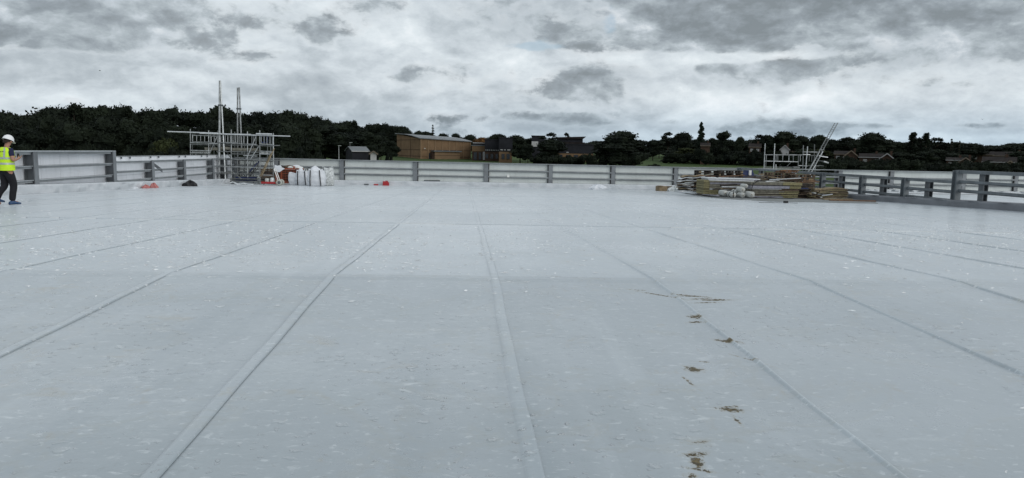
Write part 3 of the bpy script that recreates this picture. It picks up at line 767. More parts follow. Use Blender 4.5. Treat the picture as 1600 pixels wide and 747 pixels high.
def make_kind(key, blobs, n_leaf, size, seed, m, th, cores=True):
    ends = [(q[0], q[1], q[2]) for q in blobs[:7]]
    zt = max(q[2]+q[5] for q in blobs); wd = max(math.hypot(q[0], q[1])+q[3] for q in blobs)
    KIND[key] = (crown_mesh('crown_'+key, blobs, n_leaf, size, seed, m, cores), trunk_mesh('trunk_'+key, ends, th, seed=seed), zt*1.02, wd*2)
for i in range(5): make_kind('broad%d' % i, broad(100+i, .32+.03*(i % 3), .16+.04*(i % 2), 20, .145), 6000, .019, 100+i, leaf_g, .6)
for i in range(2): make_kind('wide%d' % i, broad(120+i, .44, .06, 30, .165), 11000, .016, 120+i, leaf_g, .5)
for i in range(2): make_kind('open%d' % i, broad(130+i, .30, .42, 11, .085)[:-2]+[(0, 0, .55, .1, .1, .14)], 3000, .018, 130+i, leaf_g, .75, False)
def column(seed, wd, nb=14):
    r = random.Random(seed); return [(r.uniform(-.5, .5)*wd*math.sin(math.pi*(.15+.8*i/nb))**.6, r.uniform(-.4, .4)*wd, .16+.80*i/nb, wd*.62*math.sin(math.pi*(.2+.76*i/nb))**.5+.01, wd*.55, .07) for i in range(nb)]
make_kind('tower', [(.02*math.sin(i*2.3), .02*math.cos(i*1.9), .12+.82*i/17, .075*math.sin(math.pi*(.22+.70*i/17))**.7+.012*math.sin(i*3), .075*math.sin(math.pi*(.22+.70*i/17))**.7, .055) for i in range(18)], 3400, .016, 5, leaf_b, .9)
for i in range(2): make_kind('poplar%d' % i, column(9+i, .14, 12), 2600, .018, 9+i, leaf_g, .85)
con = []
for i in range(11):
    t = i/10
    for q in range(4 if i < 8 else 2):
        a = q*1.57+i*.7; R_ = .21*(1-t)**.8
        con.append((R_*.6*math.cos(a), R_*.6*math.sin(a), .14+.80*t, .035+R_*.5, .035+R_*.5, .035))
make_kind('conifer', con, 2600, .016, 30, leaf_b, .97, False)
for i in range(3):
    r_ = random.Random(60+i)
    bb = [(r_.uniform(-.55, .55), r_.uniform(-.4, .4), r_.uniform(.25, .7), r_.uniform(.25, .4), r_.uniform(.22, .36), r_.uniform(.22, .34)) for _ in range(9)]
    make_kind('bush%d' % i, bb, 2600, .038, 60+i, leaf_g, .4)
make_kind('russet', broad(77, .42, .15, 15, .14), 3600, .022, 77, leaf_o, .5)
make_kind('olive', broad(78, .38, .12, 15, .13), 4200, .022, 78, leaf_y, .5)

def tree(kind, px, top, width_px, dist, label, cat='tree', group=None, name='tree', top_z=None):
    cr, tr, zt, wd = KIND[kind]
    g = gpt(px, dist); H_ = (far(px, top, dist).z if top_z is None else top_z)-g.z
    if H_ < .5: return
    sc = H_/zt; wm = width_px*(1.28 if px > 640 and 'poplar' not in kind and kind not in ('tower', 'conifer') else 1.0)/FPX*dist*math.sqrt(1+((px-724)/FPX)**2)**0/wd
    root = thing(name, label, cat, g, group)
    q = Quaternion((0, 0, 1), random.uniform(0, 6.28))
    link('crown', cr, root, g, q, (wm, wm, sc)); link('trunk', tr, root, g, q, (min(wm, sc), min(wm, sc), sc))
    return root
def skyline(pts, px):
    for (a, ya), (b_, yb) in zip(pts[:-1], pts[1:]):
        if px <= b_: return ya+(yb-ya)*(px-a)/(b_-a)
    return pts[-1][1]
# the long wood on the left
WOODTOP = [(-120, 172), (0, 172), (22, 168), (45, 178), (60, 172), (85, 160), (120, 161), (140, 163), (160, 160), (195, 158), (215, 168), (240, 170), (262, 165), (300, 166), (343, 162), (370, 168), (400, 169), (430, 172),
           (470, 168), (500, 174), (520, 184), (550, 190), (580, 190), (605, 192), (625, 194), (645, 204), (660, 205)]
def seg(px):
    for lim, w_ in ((150, 'above the tall parapet'), (290, 'left of the scaffold'), (440, 'behind the scaffold'), (545, 'above the white sacks')):
        if px < lim: return w_
    return 'beside the brick hall'
px = -115; i = 0
while px < 655:
    wpx = random.uniform(62, 92) if px < 480 else random.uniform(48, 70)
    d = random.uniform(150, 170) if px < 480 else random.uniform(232, 250)
    if px > 575: d = random.uniform(365, 390); wpx *= .6
    tree(random.choice(['broad%d' % k for k in range(5)]), px, skyline(WOODTOP, px)+random.uniform(-2, 6), wpx, d,
         'tall dark tree on the skyline of the left wood, '+seg(px), group='skyline trees of the left wood '+seg(px))
    px += wpx*.30; i += 1
px = -110
while px < 590:
    tree(random.choice(['broad%d' % k for k in range(5)]), px, skyline(WOODTOP, px)+random.uniform(12, 34), random.uniform(60, 90), random.uniform(132, 145) if px < 470 else random.uniform(224, 230),
         'lower front tree of the left wood, '+seg(px), group='lower trees of the left wood '+seg(px))
    px += 22
px = -110
while px < 505:
    tree(random.choice(['bush0', 'bush1', 'bush2']), px, random.uniform(222, 234) if px < 500 else random.uniform(236, 243), random.uniform(44, 64), random.uniform(116, 126) if px < 500 else random.uniform(128, 147),
         'low thicket at the foot of the left wood, '+seg(px), 'bush', 'undergrowth of the left wood '+seg(px), 'bush')
    px += 20 if px < 500 else 26
for px in range(584, 668, 9):
    tree('broad%d' % (px % 5), px, skyline(WOODTOP, px)+random.uniform(-1, 4), 34, 352+px % 7, 'dark tree of the wood directly behind the left end of the brick hall', group='wood trees behind the brick hall')
for px in range(586, 622, 9):
    tree('broad%d' % (px % 5), px, skyline(WOODTOP, px)+26, 30, 270, 'lower dark tree between the pale sheds and the brick hall', group='trees between the sheds and the brick hall')
tree('open0', 118, 158, 46, 149, 'thin-topped tree with sky gaps on the left skyline, above the tall parapet bays', name='tree')
tree('open1', 205, 162, 30, 149, 'small thin-topped tree with sky gaps, left of the two scaffold masts', name='tree')
tree('open0', 553, 186, 24, 228, 'thin-topped tree on the falling skyline left of the buff brick hall', name='tree')
tree('olive', 262, 214, 60, 128, 'slightly olive tree low in the left wood, left of the scaffold', name='tree')

# middle: beyond and around the school buildings
for px, top, wpx, d, k, lab in [
    (676, 194, 16, 340, 'conifer', 'spiky tall tree rising behind the roof of the buff brick hall'),
    (655, 203, 22, 330, 'broad1', 'rounded tree behind the left end of the buff brick hall roof'),
    (693, 207, 24, 350, 'broad2', 'dark tree just right of the spiky one above the hall roof'),
    (713, 207, 24, 350, 'broad3', 'dark tree behind the middle of the hall roof'),
    (733, 209, 24, 350, 'broad0', 'dark tree behind the right end of the hall roof'),
    (753, 213, 26, 325, 'russet', 'russet leaved tree right of the buff brick hall'),
    (775, 208, 34, 380, 'broad1', 'broad tree behind the dark flat-topped school block'),
    (805, 210, 34, 380, 'broad2', 'broad tree behind the right-hand dark school block'),
    (813, 213, 34, 262, 'broad3', 'dense dark tree standing right of the school block windows'),
    (825, 224, 22, 258, 'broad4', 'low dark tree beside the narrow dark tower'),
    (858, 206, 30, 262, 'open1', 'ragged tree with thin crown in front of the long school roof'),
    (862, 216, 44, 255, 'broad0', 'dense tree in front of the long school roof'),
    (884, 206, 14, 300, 'open0', 'small wispy treetop above the long school roof'),
    (968, 202, 92, 250, 'wide0', 'largest rounded tree, standing right of the long school roof'),
    (1043, 205, 24, 330, 'open0', 'thin-topped tree with sky gaps right of the largest rounded tree'),
    (1066, 205, 34, 320, 'broad2', 'smooth domed tree left of the tall narrow conifer'),
    (1094, 189, 14, 300, 'tower', 'tall narrow conifer rising clear of the skyline'),
    (1112, 214, 20, 310, 'broad4', 'low domed tree right of the tall narrow conifer'),
    (1131, 203, 32, 300, 'broad3', 'flat-topped tree with loose crown between the conifer and right scaffold'),
    (1154, 212, 16, 320, 'broad1', 'small round treetop left of the right scaffold'),
    (1020, 217, 26, 330, 'broad1', 'low tree at the right shoulder of the largest rounded tree'),
    (1172, 219, 22, 330, 'conifer', 'small pointed treetop near the thin aerial'),
    (1187, 209, 26, 300, 'open1', 'loose tree just left of the right scaffold uprights'),
    (1200, 209, 30, 300, 'broad0', 'bushy tree behind the left scaffold uprights on the right'),
    (1226, 203, 44, 300, 'broad2', 'highest rounded tree behind the right scaffold'),
    (1250, 210, 34, 300, 'broad3', 'rounded tree above the middle of the right scaffold'),
    (1278, 209, 32, 300, 'broad4', 'rounded tree behind the foot of the leaning ladder'),
    (1300, 216, 26, 310, 'broad0', 'tree immediately right of the leaning ladder'),
    (1322, 213, 34, 300, 'open0', 'sloping crowned tree with a sky gap right of the ladder'),
    (1336, 216, 34, 310, 'broad1', 'low tree behind the house with a sloping bargeboard'),
    (1363, 205, 50, 290, 'broad2', 'tall rounded tree standing over the gabled house'),
    (1386, 216, 30, 300, 'broad3', 'shoulder tree right of the tall rounded one by the gabled house'),
    (1403, 220, 26, 320, 'broad4', 'low tree left of the twin poplars'),
    (1424, 205, 22, 320, 'poplar0', 'left one of the twin poplars on the right skyline'),
    (1446, 206, 22, 320, 'poplar1', 'right one of the twin poplars on the right skyline'),
    (1437, 214, 16, 330, 'poplar0', 'small tree squeezed between the twin poplars'),
    (1463, 214, 30, 330, 'open1', 'tree with thin flat top right of the twin poplars'),
    (1485, 216, 18, 320, 'conifer', 'spiky conifer right of the twin poplars'),
    (1498, 219, 10, 320, 'conifer', 'slim conifer right of the spiky one'),
    (1517, 222, 36, 330, 'broad0', 'dark domed tree right of the slim conifer'),
    (1412, 222, 40, 350, 'broad2', 'rounded tree behind the gap left of the twin poplars'),
    ]:
    tree(k, px, top, wpx, d, lab)
def rseg(px):
    for lim, w_ in ((1080, 'left of the tall conifer'), (1190, 'right of the tall conifer'), (1300, 'behind the right scaffold'), (1410, 'left of the twin poplars'), (1500, 'around the twin poplars')):
        if px < lim: return w_
    return 'right of the twin poplars'
gr = 'far trees along the right skyline'
for px in range(1000, 1680, 15):
    top = skyline([(1000, 217), (1100, 216), (1160, 218), (1250, 214), (1400, 219), (1500, 221), (1550, 226), (1575, 224), (1620, 219), (1700, 217)], px)
    tree(random.choice(['broad0', 'broad1', 'broad2', 'broad3', 'broad4']), px, top+random.uniform(-1, 4), random.uniform(34, 50), random.uniform(360, 420),
         'small dark tree in the farthest belt, '+rseg(px), group='farthest trees '+rseg(px))
for px in range(648, 960, 17):
    tree(random.choice(['broad0', 'broad1', 'broad2', 'broad3', 'broad4']), px, random.uniform(213, 217) if px < 860 else random.uniform(219, 223), random.uniform(32, 48), random.uniform(400, 440),
         'small dark tree in the far belt behind the school buildings', group='far trees behind the school buildings')
# trees in the middle distance on the right
gm = 'garden trees below the right skyline'
for px in range(1052, 1680, 17):
    top = random.uniform(226, 236)+(px-1000)*.012
    if any(abs(px-h) < w_ for h, w_ in ((1226, 12), (1246, 10), (1390, 14), (1352, 10), (1331, 12), (1510, 14), (1560, 26), (1528, 8), (1101, 8), (1178, 9), (1315, 9))): top += 14
    tree(random.choice(['broad0', 'broad1', 'broad2', 'broad4', 'olive']), px, top, random.uniform(32, 46), random.uniform(303, 320) if px < 1250 else random.uniform(272, 292),
         'dark garden tree below the skyline, '+rseg(px), group='garden trees '+rseg(px))
for k_, (a_, b_, t_) in enumerate(((1101, 26, 229), (1178, 26, 231), (1226, 22, 235), (1246, 28, 238), (1330, 30, 244), (1313, 24, 241), (1362, 30, 246), (1399, 24, 246), (1386, 20, 251))):
    tree('bush%d' % (k_ % 3), a_, t_, b_, 255 if a_ > 1300 else 282, 'dark bush half hiding '+('the small house below the tall conifer', 'the house left of the right scaffold', 'the wall below the bright white gable', 'the broad brown-roofed house', 'the house with a sloping bargeboard', 'the house just right of the ladder', 'the long house with a pale ridge', 'the right end of the white-edged gable house', 'the middle of the white-edged gable house')[k_], 'bush', None, 'bush')
gh = 'hedge bushes beyond the right side of the roof'
for px in range(1048, 1170, 11):
    tree(random.choice(['bush0', 'bush1', 'bush2']), px, random.uniform(236, 241), random.uniform(26, 36), 298+random.uniform(-3, 3), 'dark hedge bush bordering the grass field left of the right scaffold', 'bush', 'hedge along the grass field', 'bush')
for px in range(1175, 1690, 16):
    top = 246.5+(px-1175)*.013+random.uniform(-3, 3)
    if px < 1245: top = 246+random.uniform(-3, 2)
    tree(random.choice(['bush0', 'bush1', 'bush2']), px, top, random.uniform(28, 42), (215 if px > 1262 else 288)+random.uniform(-8, 8), 'dark bush just above the parapet top, '+rseg(px), 'bush', 'bushes above the parapet '+rseg(px), 'bush')
for px in range(838, 1008, 17):
    tree(random.choice(['bush0', 'bush1', 'bush2']), px, random.uniform(238, 243), random.uniform(24, 34), random.uniform(238, 246), 'dark bush at the foot of the trees behind the middle of the parapet', 'bush', 'bushes behind the middle of the parapet', 'bush')
tree('bush1', 1024, 255, 22, 215, 'low dark bush at the left corner of the grass field', 'bush', name='bush')
for px, top, wpx, lab in ((584, 226, 20, 'round bush behind the small pale roof left of the hall'), (606, 236, 14, 'small bush next to the left wall of the buff brick hall'), (485, 236, 30, 'rounded bush between the scaffold and the lamp posts')):
    tree('bush2', px, top, wpx, 200, lab, 'bush', name='bush')

# ------------------------------------------------------------------ far buildings
def frame_of(px, dist, turn=0.0):
    """local axes for a building seen in the direction of a pixel"""
    g = gpt(px, dist); dv = Vector((g.x, g.y, 0)).normalized(); right = Vector((dv.y, -dv.x, 0))
    q = Quaternion((0, 0, 1), turn); return g, q @ right, q @ dv
class Frame:
    def __init__(s, g, r, f): s.g, s.r, s.f = g, r, f; s.rot = Matrix((r, f, Vector((0, 0, 1)))).transposed().to_quaternion()
    def P(s, x, y, z): return s.g+s.r*x+s.f*y+Vector((0, 0, z))
    def box(s, name, x0, x1, y0, y1, z0, z1, m, parent): return link(name, unit('box', m), parent, s.P((x0+x1)/2, (y0+y1)/2, (z0+z1)/2), s.rot, (x1-x0, y1-y0, z1-z0))
    def poly(s, name, pts, fs, m, parent):
        b = MB(); b.add([s.P(*p) for p in pts], fs); return b.build(name, m, parent)

def hall():
    D_ = 300; k = D_/FPX*1.0
    g, r, f = frame_of(657.7, D_, math.radians(20)); F_ = Frame(g, r, f)
    root = thing('school_hall', 'buff brick sports hall with a sloping grey metal roof beyond the back parapet', 'building', g)
    W, Dp = 22.6, 32; he = 8.3; hh = 10.6
    # body
    pts = [(0, 0, -1), (W, 0, -1), (W, Dp, -1), (0, Dp, -1), (0, 0, he), (W, 0, he-.9), (W, Dp, hh-.9), (0, Dp, hh)]
    F_.poly('wall', pts, [(0, 1, 5, 4), (1, 2, 6, 5), (2, 3, 7, 6), (3, 0, 4, 7)], brick_t, root)
    ys = [-.7, 10, 20, 30, Dp+.5]; zz = [he+.1, he+1.35, he+2.05, he+2.4, he+2.5]
    v_, f_ = [], []
    for a, c in zip(ys, zz): v_ += [(-.8, a, c), (W+.6, a, c-.9), (-.8, a, c+.3), (W+.6, a, c-.6)]
    for i in range(4): f_ += [(4*i, 4*i+4, 4*i+5, 4*i+1), (4*i+2, 4*i+3, 4*i+7, 4*i+6), (4*i, 4*i+2, 4*i+6, 4*i+4), (4*i+1, 4*i+5, 4*i+7, 4*i+3)]
    f_ += [(0, 1, 3, 2)]
    rf = F_.poly('roof', v_, f_, roof_gm, root)
    for i in range(1, 9): beam('roof_seam', F_.P(i*W/9, -.6, he+.50-.9*i/9), F_.P(i*W/9, 10, he+1.75-.9*i/9), .12, .06, cap_m, rf)
    for i in range(8):
        x = W*i/7; F_.box('pilaster', x-.22, x+.22, -.16, 0, 0, he-.15-.9*i/7, brick_b, root)
        if i < 7: F_.box('brick_joint', x+W/14-.03, x+W/14+.03, -.04, 0, 3.9, he-.3-.9*i/7, brick_b, root)
    F_.box('band', -.06, W+.06, -.08, 0, 3.6, 3.78, brick_r, root)
    F_.box('band', -.06, W+.06, -.08, 0, .9, 1.0, brick_r, root)
    for z in (3.7, 1.0, 7.9): F_.box('band', -.10, -.003, .2, Dp-.2, z, z+.16, brick_r, root)
    for y in (13, 26): F_.box('brick_joint', -.09, -.003, y, y+.12, .2, 9, brick_r, root)
    # low store in front
    F_.box('lean_to', 5.0, 16.4, -3.2, -.2, -.8, 3.0, brick_b, root); F_.box('lean_to_roof', 4.4, 17.0, -3.8, -.1, 3.1, 3.55, roof_gm, root)
    F_.box('lean_to_shade_wall', 4.2, 4.98, -2.6, -.2, -.8, 3.0, brick_r, root)  # darker brick paints the shade on the store's end wall
    F_.box('door', 3.2, 4.1, -.14, -.02, -.3, 2.4, glass_m, root)
    F_.box('band', 5.05, 16.35, -3.26, -3.2, 1.5, 1.62, brick_r, root)
    F_.box('wall_light', 1.4, 1.9, -.2, -.05, 4.2, 4.45, white_t, root)
hall()

def block_building(px0, px1, top, base_extra, D_, label, lower, upper, wins, depth=14, split=.5, name='school_block', turn=0, roof=None):
    g, r, f = frame_of((px0+px1)/2, D_, turn); F_ = Frame(g, r, f); W = (px1-px0)/FPX*D_*1.02
    zt = far((px0+px1)/2, top, D_).z-g.z
    root = thing(name, label, 'building', g)
    F_.box('lower_wall', -W/2, W/2, 0, depth, -1, zt*split, lower, root)
    F_.box('upper_wall', -W/2-.1, W/2+.1, -.12, depth, zt*split+.01, zt, upper, root)
    F_.box('roof', -W/2-.3, W/2+.3, -.35, depth+.2, zt+.01, zt+.30, roof or clad_dark, root)
    for (x0, x1, z0, z1, m) in wins:
        w_ = F_.box('window', -W/2+x0*W, -W/2+x1*W, -.2, -.125 if z0 > split else -.01, z0*zt, z1*zt, m, root)
    return root, F_, W, zt
block_building(738, 762, 228, 0, 290, 'low brick link building with pale flat roofs right of the hall', brick_r, brick_t, [(.1, .3, .05, .55, glass_m), (.42, .58, .05, .55, glass_m), (.68, .92, .05, .6, render_w)], split=.62, roof=roof_gm)
block_building(740, 760, 224, 0, 300, 'upper brick storey with a white edge behind the link building', brick_r, clad_dark, [], split=.7, roof=render_w)
wn = [(.03+.12*i, .09+.12*i, .505, .545, render_w if i % 3 != 1 else band_m) for i in range(8)] + [(.05+.33*i, .22+.33*i, .12, .34, glass_m) for i in range(3)]
block_building(758, 781, 219, 0, 285, 'dark clad school block with a row of small lit windows', brick_r, clad_dark, wn, split=.46)
block_building(780, 800, 216, 0, 270, 'dark clad school block with two ground floor windows, left of the dense tree', brick_t, clad_dark,
               [(.1, .3, .505, .54, render_w), (.4, .5, .505, .54, render_w), (.62, .85, .505, .54, render_w), (.2, .42, .15, .36, glass_m), (.58, .82, .15, .36, glass_m)], split=.45)
r_, F_, W_, zt_ = block_building(831, 850, 213, 0, 280, 'narrow dark tower with a white box on its side between two trees', clad_dark, clad_dark, [(.35, .8, .05, .3, glass_m)], split=.5)
F_.box('plant_box', -W_/2-.1, 0, -.6, -.13, zt_*.60, zt_*.80, render_w, r_)
r_, F_, W_, zt_ = block_building(868, 926, 226, 0, 290, 'long dark roofed school building in front of the big tree', brick_t, clad_dark,
               [(.1+.2*i, .2+.2*i, .2, .42, glass_m) for i in range(4)]+[(.3, .36, .54, .58, render_w)], split=.50)
F_.box('upper_roof', -W_/2, W_*.28, 3, 14, zt_+.32, zt_+1.0, tile_m, r_)
F_.box('clerestory_wall', -W_/2+.5, W_*.22, 4, 13, zt_+1.01, zt_+2.4, clad_dark, r_)
F_.poly('wing_roof', [(-W_/2, 3, zt_+2.42), (W_*.22, 3, zt_+2.42), (W_*.30, 3, zt_+3.4), (-W_/2, 3, zt_+2.9), (-W_/2, 14, zt_+2.42), (W_*.22, 14, zt_+2.42), (W_*.30, 14, zt_+3.4), (-W_/2, 14, zt_+2.9)],
        [(0, 1, 2, 3), (7, 6, 5, 4), (3, 2, 6, 7), (1, 5, 6, 2), (0, 3, 7, 4), (0, 4, 5, 1)], tile_m, r_)

def gable_house(px0, px1, ridge, eave, D_, label, wall, roofm, trim, facing='gable', depth=9, wins=True, turn=0.0, name='house', chimney=True):
    pc = (px0+px1)/2; g, r, f = frame_of(pc, D_, turn); F_ = Frame(g, r, f); W = (px1-px0)/FPX*D_
    ze = far(pc, eave, D_).z-g.z; zr = far(pc, ridge, D_).z-g.z
    root = thing(name, label, 'house', g); w2 = W/2
    if facing == 'gable':
        F_.poly('wall', [(-w2, 0, -1), (w2, 0, -1), (w2, 0, ze), (0, 0, zr-.05), (-w2, 0, ze), (-w2, depth, -1), (w2, depth, -1), (w2, depth, ze), (0, depth, zr-.05), (-w2, depth, ze)],
                [(0, 1, 2, 3, 4), (9, 8, 7, 6, 5), (1, 6, 7, 2), (5, 0, 4, 9)], wall, root)
        for s in (-1, 1):
            F_.poly('roof_slope', [(s*(w2+.35), -.4, ze-.25), (0, -.4, zr+.05), (0, depth+.4, zr+.05), (s*(w2+.35), depth+.4, ze-.25), (s*(w2+.35), -.4, ze-.05), (0, -.4, zr+.25), (0, depth+.4, zr+.25), (s*(w2+.35), depth+.4, ze-.05)],
                    [(0, 1, 2, 3), (7, 6, 5, 4), (0, 4, 5, 1), (3, 2, 6, 7), (0, 3, 7, 4)], roofm, root)
            beam('bargeboard', F_.P(s*(w2+.42), -.47, ze-.2), F_.P(0, -.47, zr+.12), .10, .30, trim, root)
        if wins:
            for s in (-.45, .35): w_ = F_.box('window', s*w2-.5, s*w2+.5, -.10, -.01, ze*.62, ze*.62+1.0, far_w, root); F_.box('pane', s*w2-.4, s*w2+.4, -.13, -.101, ze*.62+.1, ze*.62+.9, glass_m, w_)
    else:
        F_.poly('wall', [(-w2, 0, -1), (w2, 0, -1), (w2, depth, -1), (-w2, depth, -1), (-w2, 0, ze), (w2, 0, ze), (w2, depth, ze), (-w2, depth, ze), (-w2, depth/2, zr-.1), (w2, depth/2, zr-.1)],
                [(0, 1, 5, 4), (1, 2, 6, 9, 5), (2, 3, 7, 6), (3, 0, 4, 8, 7)], wall, root)
        for a in (0, 1):
            y0 = -.4 if a == 0 else depth+.4
            F_.poly('roof_slope', [(-w2-.3, y0, ze-.1), (w2+.3, y0, ze-.1), (w2+.3, depth/2, zr), (-w2-.3, depth/2, zr), (-w2-.3, y0, ze+.1), (w2+.3, y0, ze+.1), (w2+.3, depth/2, zr+.2), (-w2-.3, depth/2, zr+.2)],
                    [(3, 2, 1, 0), (4, 5, 6, 7), (0, 1, 5, 4), (1, 2, 6, 5), (3, 0, 4, 7)], roofm, root)
        F_.box('fascia', -w2-.3, w2+.3, -.50, -.41, ze-.12, ze+.10, trim, root)
        if wins:
            nwin = max(2, int(W/3.2))
            for i in range(nwin):
                xc = -w2+W*(i+.5)/nwin
                w_ = F_.box('window', xc-.6, xc+.6, -.09, -.01, ze-1.7, ze-.6, far_w, root); F_.box('pane', xc-.48, xc+.48, -.12, -.091, ze-1.58, ze-.72, glass_m, w_)
    if chimney: F_.box('chimney', w2*.35, w2*.35+.7, depth/2-.4, depth/2+.4, zr-.6, zr+1.0, brick_r, root)
    return root
gable_house(1377, 1396, 240.5, 249.5, 262, 'brick house with a white-edged gable facing the roof, under the tall rounded tree', brick_r, tile_m, far_w)
gable_house(1347, 1376, 240.5, 246, 268, 'dark roofed house with a pale ridge left of the white-edged gable', brick_r, tile_m, far_w, 'side')
gable_house(1322, 1338, 236, 244, 270, 'brown house with one sloping pale bargeboard right of the leaning ladder', brick_r, tile_m, beige_t, depth=8)
gable_house(1306, 1324, 236.5, 241, 275, 'low brown roofed house just right of the leaning ladder', brick_r, tile_m, beige_t, 'side', chimney=False)
gable_house(1220.5, 1231.5, 227.5, 234, 285, 'house with a bright white gable behind the right scaffold', render_w, tile_m, far_w, wins=False)
gable_house(1236, 1258, 228, 237, 296, 'broad brown roofed house right of the bright white gable', brick_t, tile_m, beige_t, 'side')
gable_house(1502, 1518, 247, 254.5, 262, 'house with beige gable boards at the far right above the tall guard frame', brick_r, tile_m, beige_t)
gable_house(1484, 1504, 247, 250.5, 268, 'house with pale fascia left of the beige-boarded gable', brick_r, tile_m, far_w, 'side')
gable_house(1545, 1580, 246, 253.5, 255, 'long brown house with white-framed windows at the far right', brick_r, tile_m, far_w, 'side')
gable_house(1572, 1588, 252, 261, 250, 'small brick gable at the right end of the long brown house', brick_t, tile_m, beige_t, chimney=False)
gable_house(1505, 1544, 237, 242, 330, 'row of brown roofs behind the beige-boarded gable', brick_r, tile_m, beige_t, 'side')
gable_house(1562, 1600, 238, 244, 330, 'farthest brown roof near the right edge of the picture', brick_r, tile_m, beige_t, 'side')
gable_house(1095, 1108, 223.5, 228, 292, 'small grey roofed house below the tall narrow conifer', brick_r, tile_m, beige_t, 'side', wins=False)
gable_house(1171, 1187, 224.5, 230, 292, 'small house with a window left of the right scaffold', brick_r, tile_m, beige_t, 'side')
# low pale roofed shed, stores and vehicles left of the hall
gable_house(551, 576, 230, 236.5, 205, 'low shed with a wide pale metal roof left of the buff brick hall', clad_dark, roof_gm, render_w, 'side', 8, False, .25, 'shed', False)
gable_house(579, 588, 237, 240, 195, 'tiny pale garden shed right of the wide-roofed one', render_w, roof_gm, beige_t, 'gable', 3, False, 0, 'shed', False)
def vehicle(px, dist, L, Hh, m, label, cat='car', van=False, turn=.2):
    g, r, f = frame_of(px, dist, turn); F_ = Frame(g, r, f)
    root = thing('parked_'+cat, label, cat, g)
    prof = [(-L/2, .35), (L/2, .35), (L/2, .85), (L*.33, .98), (L*.16, Hh), (-L*.36, Hh), (-L*.47, .95), (-L/2, .85)] if not van else [(-L/2, .35), (L/2, .35), (L/2, 1.1), (L*.36, 1.25), (L*.26, Hh), (-L/2, Hh), (-L/2, .9), (-L/2, .6)]
    n = len(prof); F_.poly('body', [(x, -.85, z) for x, z in prof]+[(x, .85, z) for x, z in prof], [tuple(reversed(range(n))), tuple(range(n, 2*n))]+[(i, (i+1) % n, n+(i+1) % n, n+i) for i in range(n)], m, root)
    F_.box('side_window', -L*.3, L*.14, -.87, -.851, Hh*.64, Hh*.90, glass_m, root)
    for s in (-.32, .32):
        for y in (-.86, .66):
            b = MB(); b.lathe([(.12, 0), (.33, .0), (.33, .2), (.12, .2)], 12, (0, 0, 0), 'Y'); me = b.mesh('wheel', black_m); link('wheel', me, root, F_.P(s*L, y, .33), F_.rot)
for px, dist, m, lab, cat, van in ((549, 196, car_wh, 'white van parked by the pale roofed shed', 'van', True), (542, 200, band_m, 'silver car left of the white van', 'car', False),
        (607, 212, car_dk, 'dark car parked nearest the left wall of the brick hall', 'car', False), (613, 205, car_wh, 'white car just left of the brick hall', 'car', False), (597, 214, car_wh, 'pale car under the small bush left of the hall', 'car', False)):
    vehicle(px, dist, 4.2 if not van else 5, 1.5 if not van else 2.2, m, lab, cat, van)
for px, top, dist, lab in ((529.5, 228, 190, 'pale lamp post standing above the back parapet, left of the shed'), (547, 223, 209, 'thin dark lamp post just left of the pale shed roof')):
    g = gpt(px, dist); zt = far(px, top, dist).z; r = thing('lamp_post', lab, 'lamp post', g)
    m = galv if px < 540 else galv_d
    b = MB(); b.tube(g, (g.x, g.y, zt), .10, 8, .06); b.build('column', m, r); b = MB(); b.box((g.x+.25, g.y, zt+.05), (.8, .25, .14)); b.build('lamp_head', band_m, r)
g = gpt(1171.5, 300); r = thing('aerial_mast', 'thin twin aerial on the skyline left of the right scaffold', 'aerial', g)
for dx in (-.25, .35): pole('mast', (g.x+dx, g.y, g.z), (g.x+dx, g.y, far(1171, 213 if dx < 0 else 215, 300).z), .05, galv_d, r, 6)

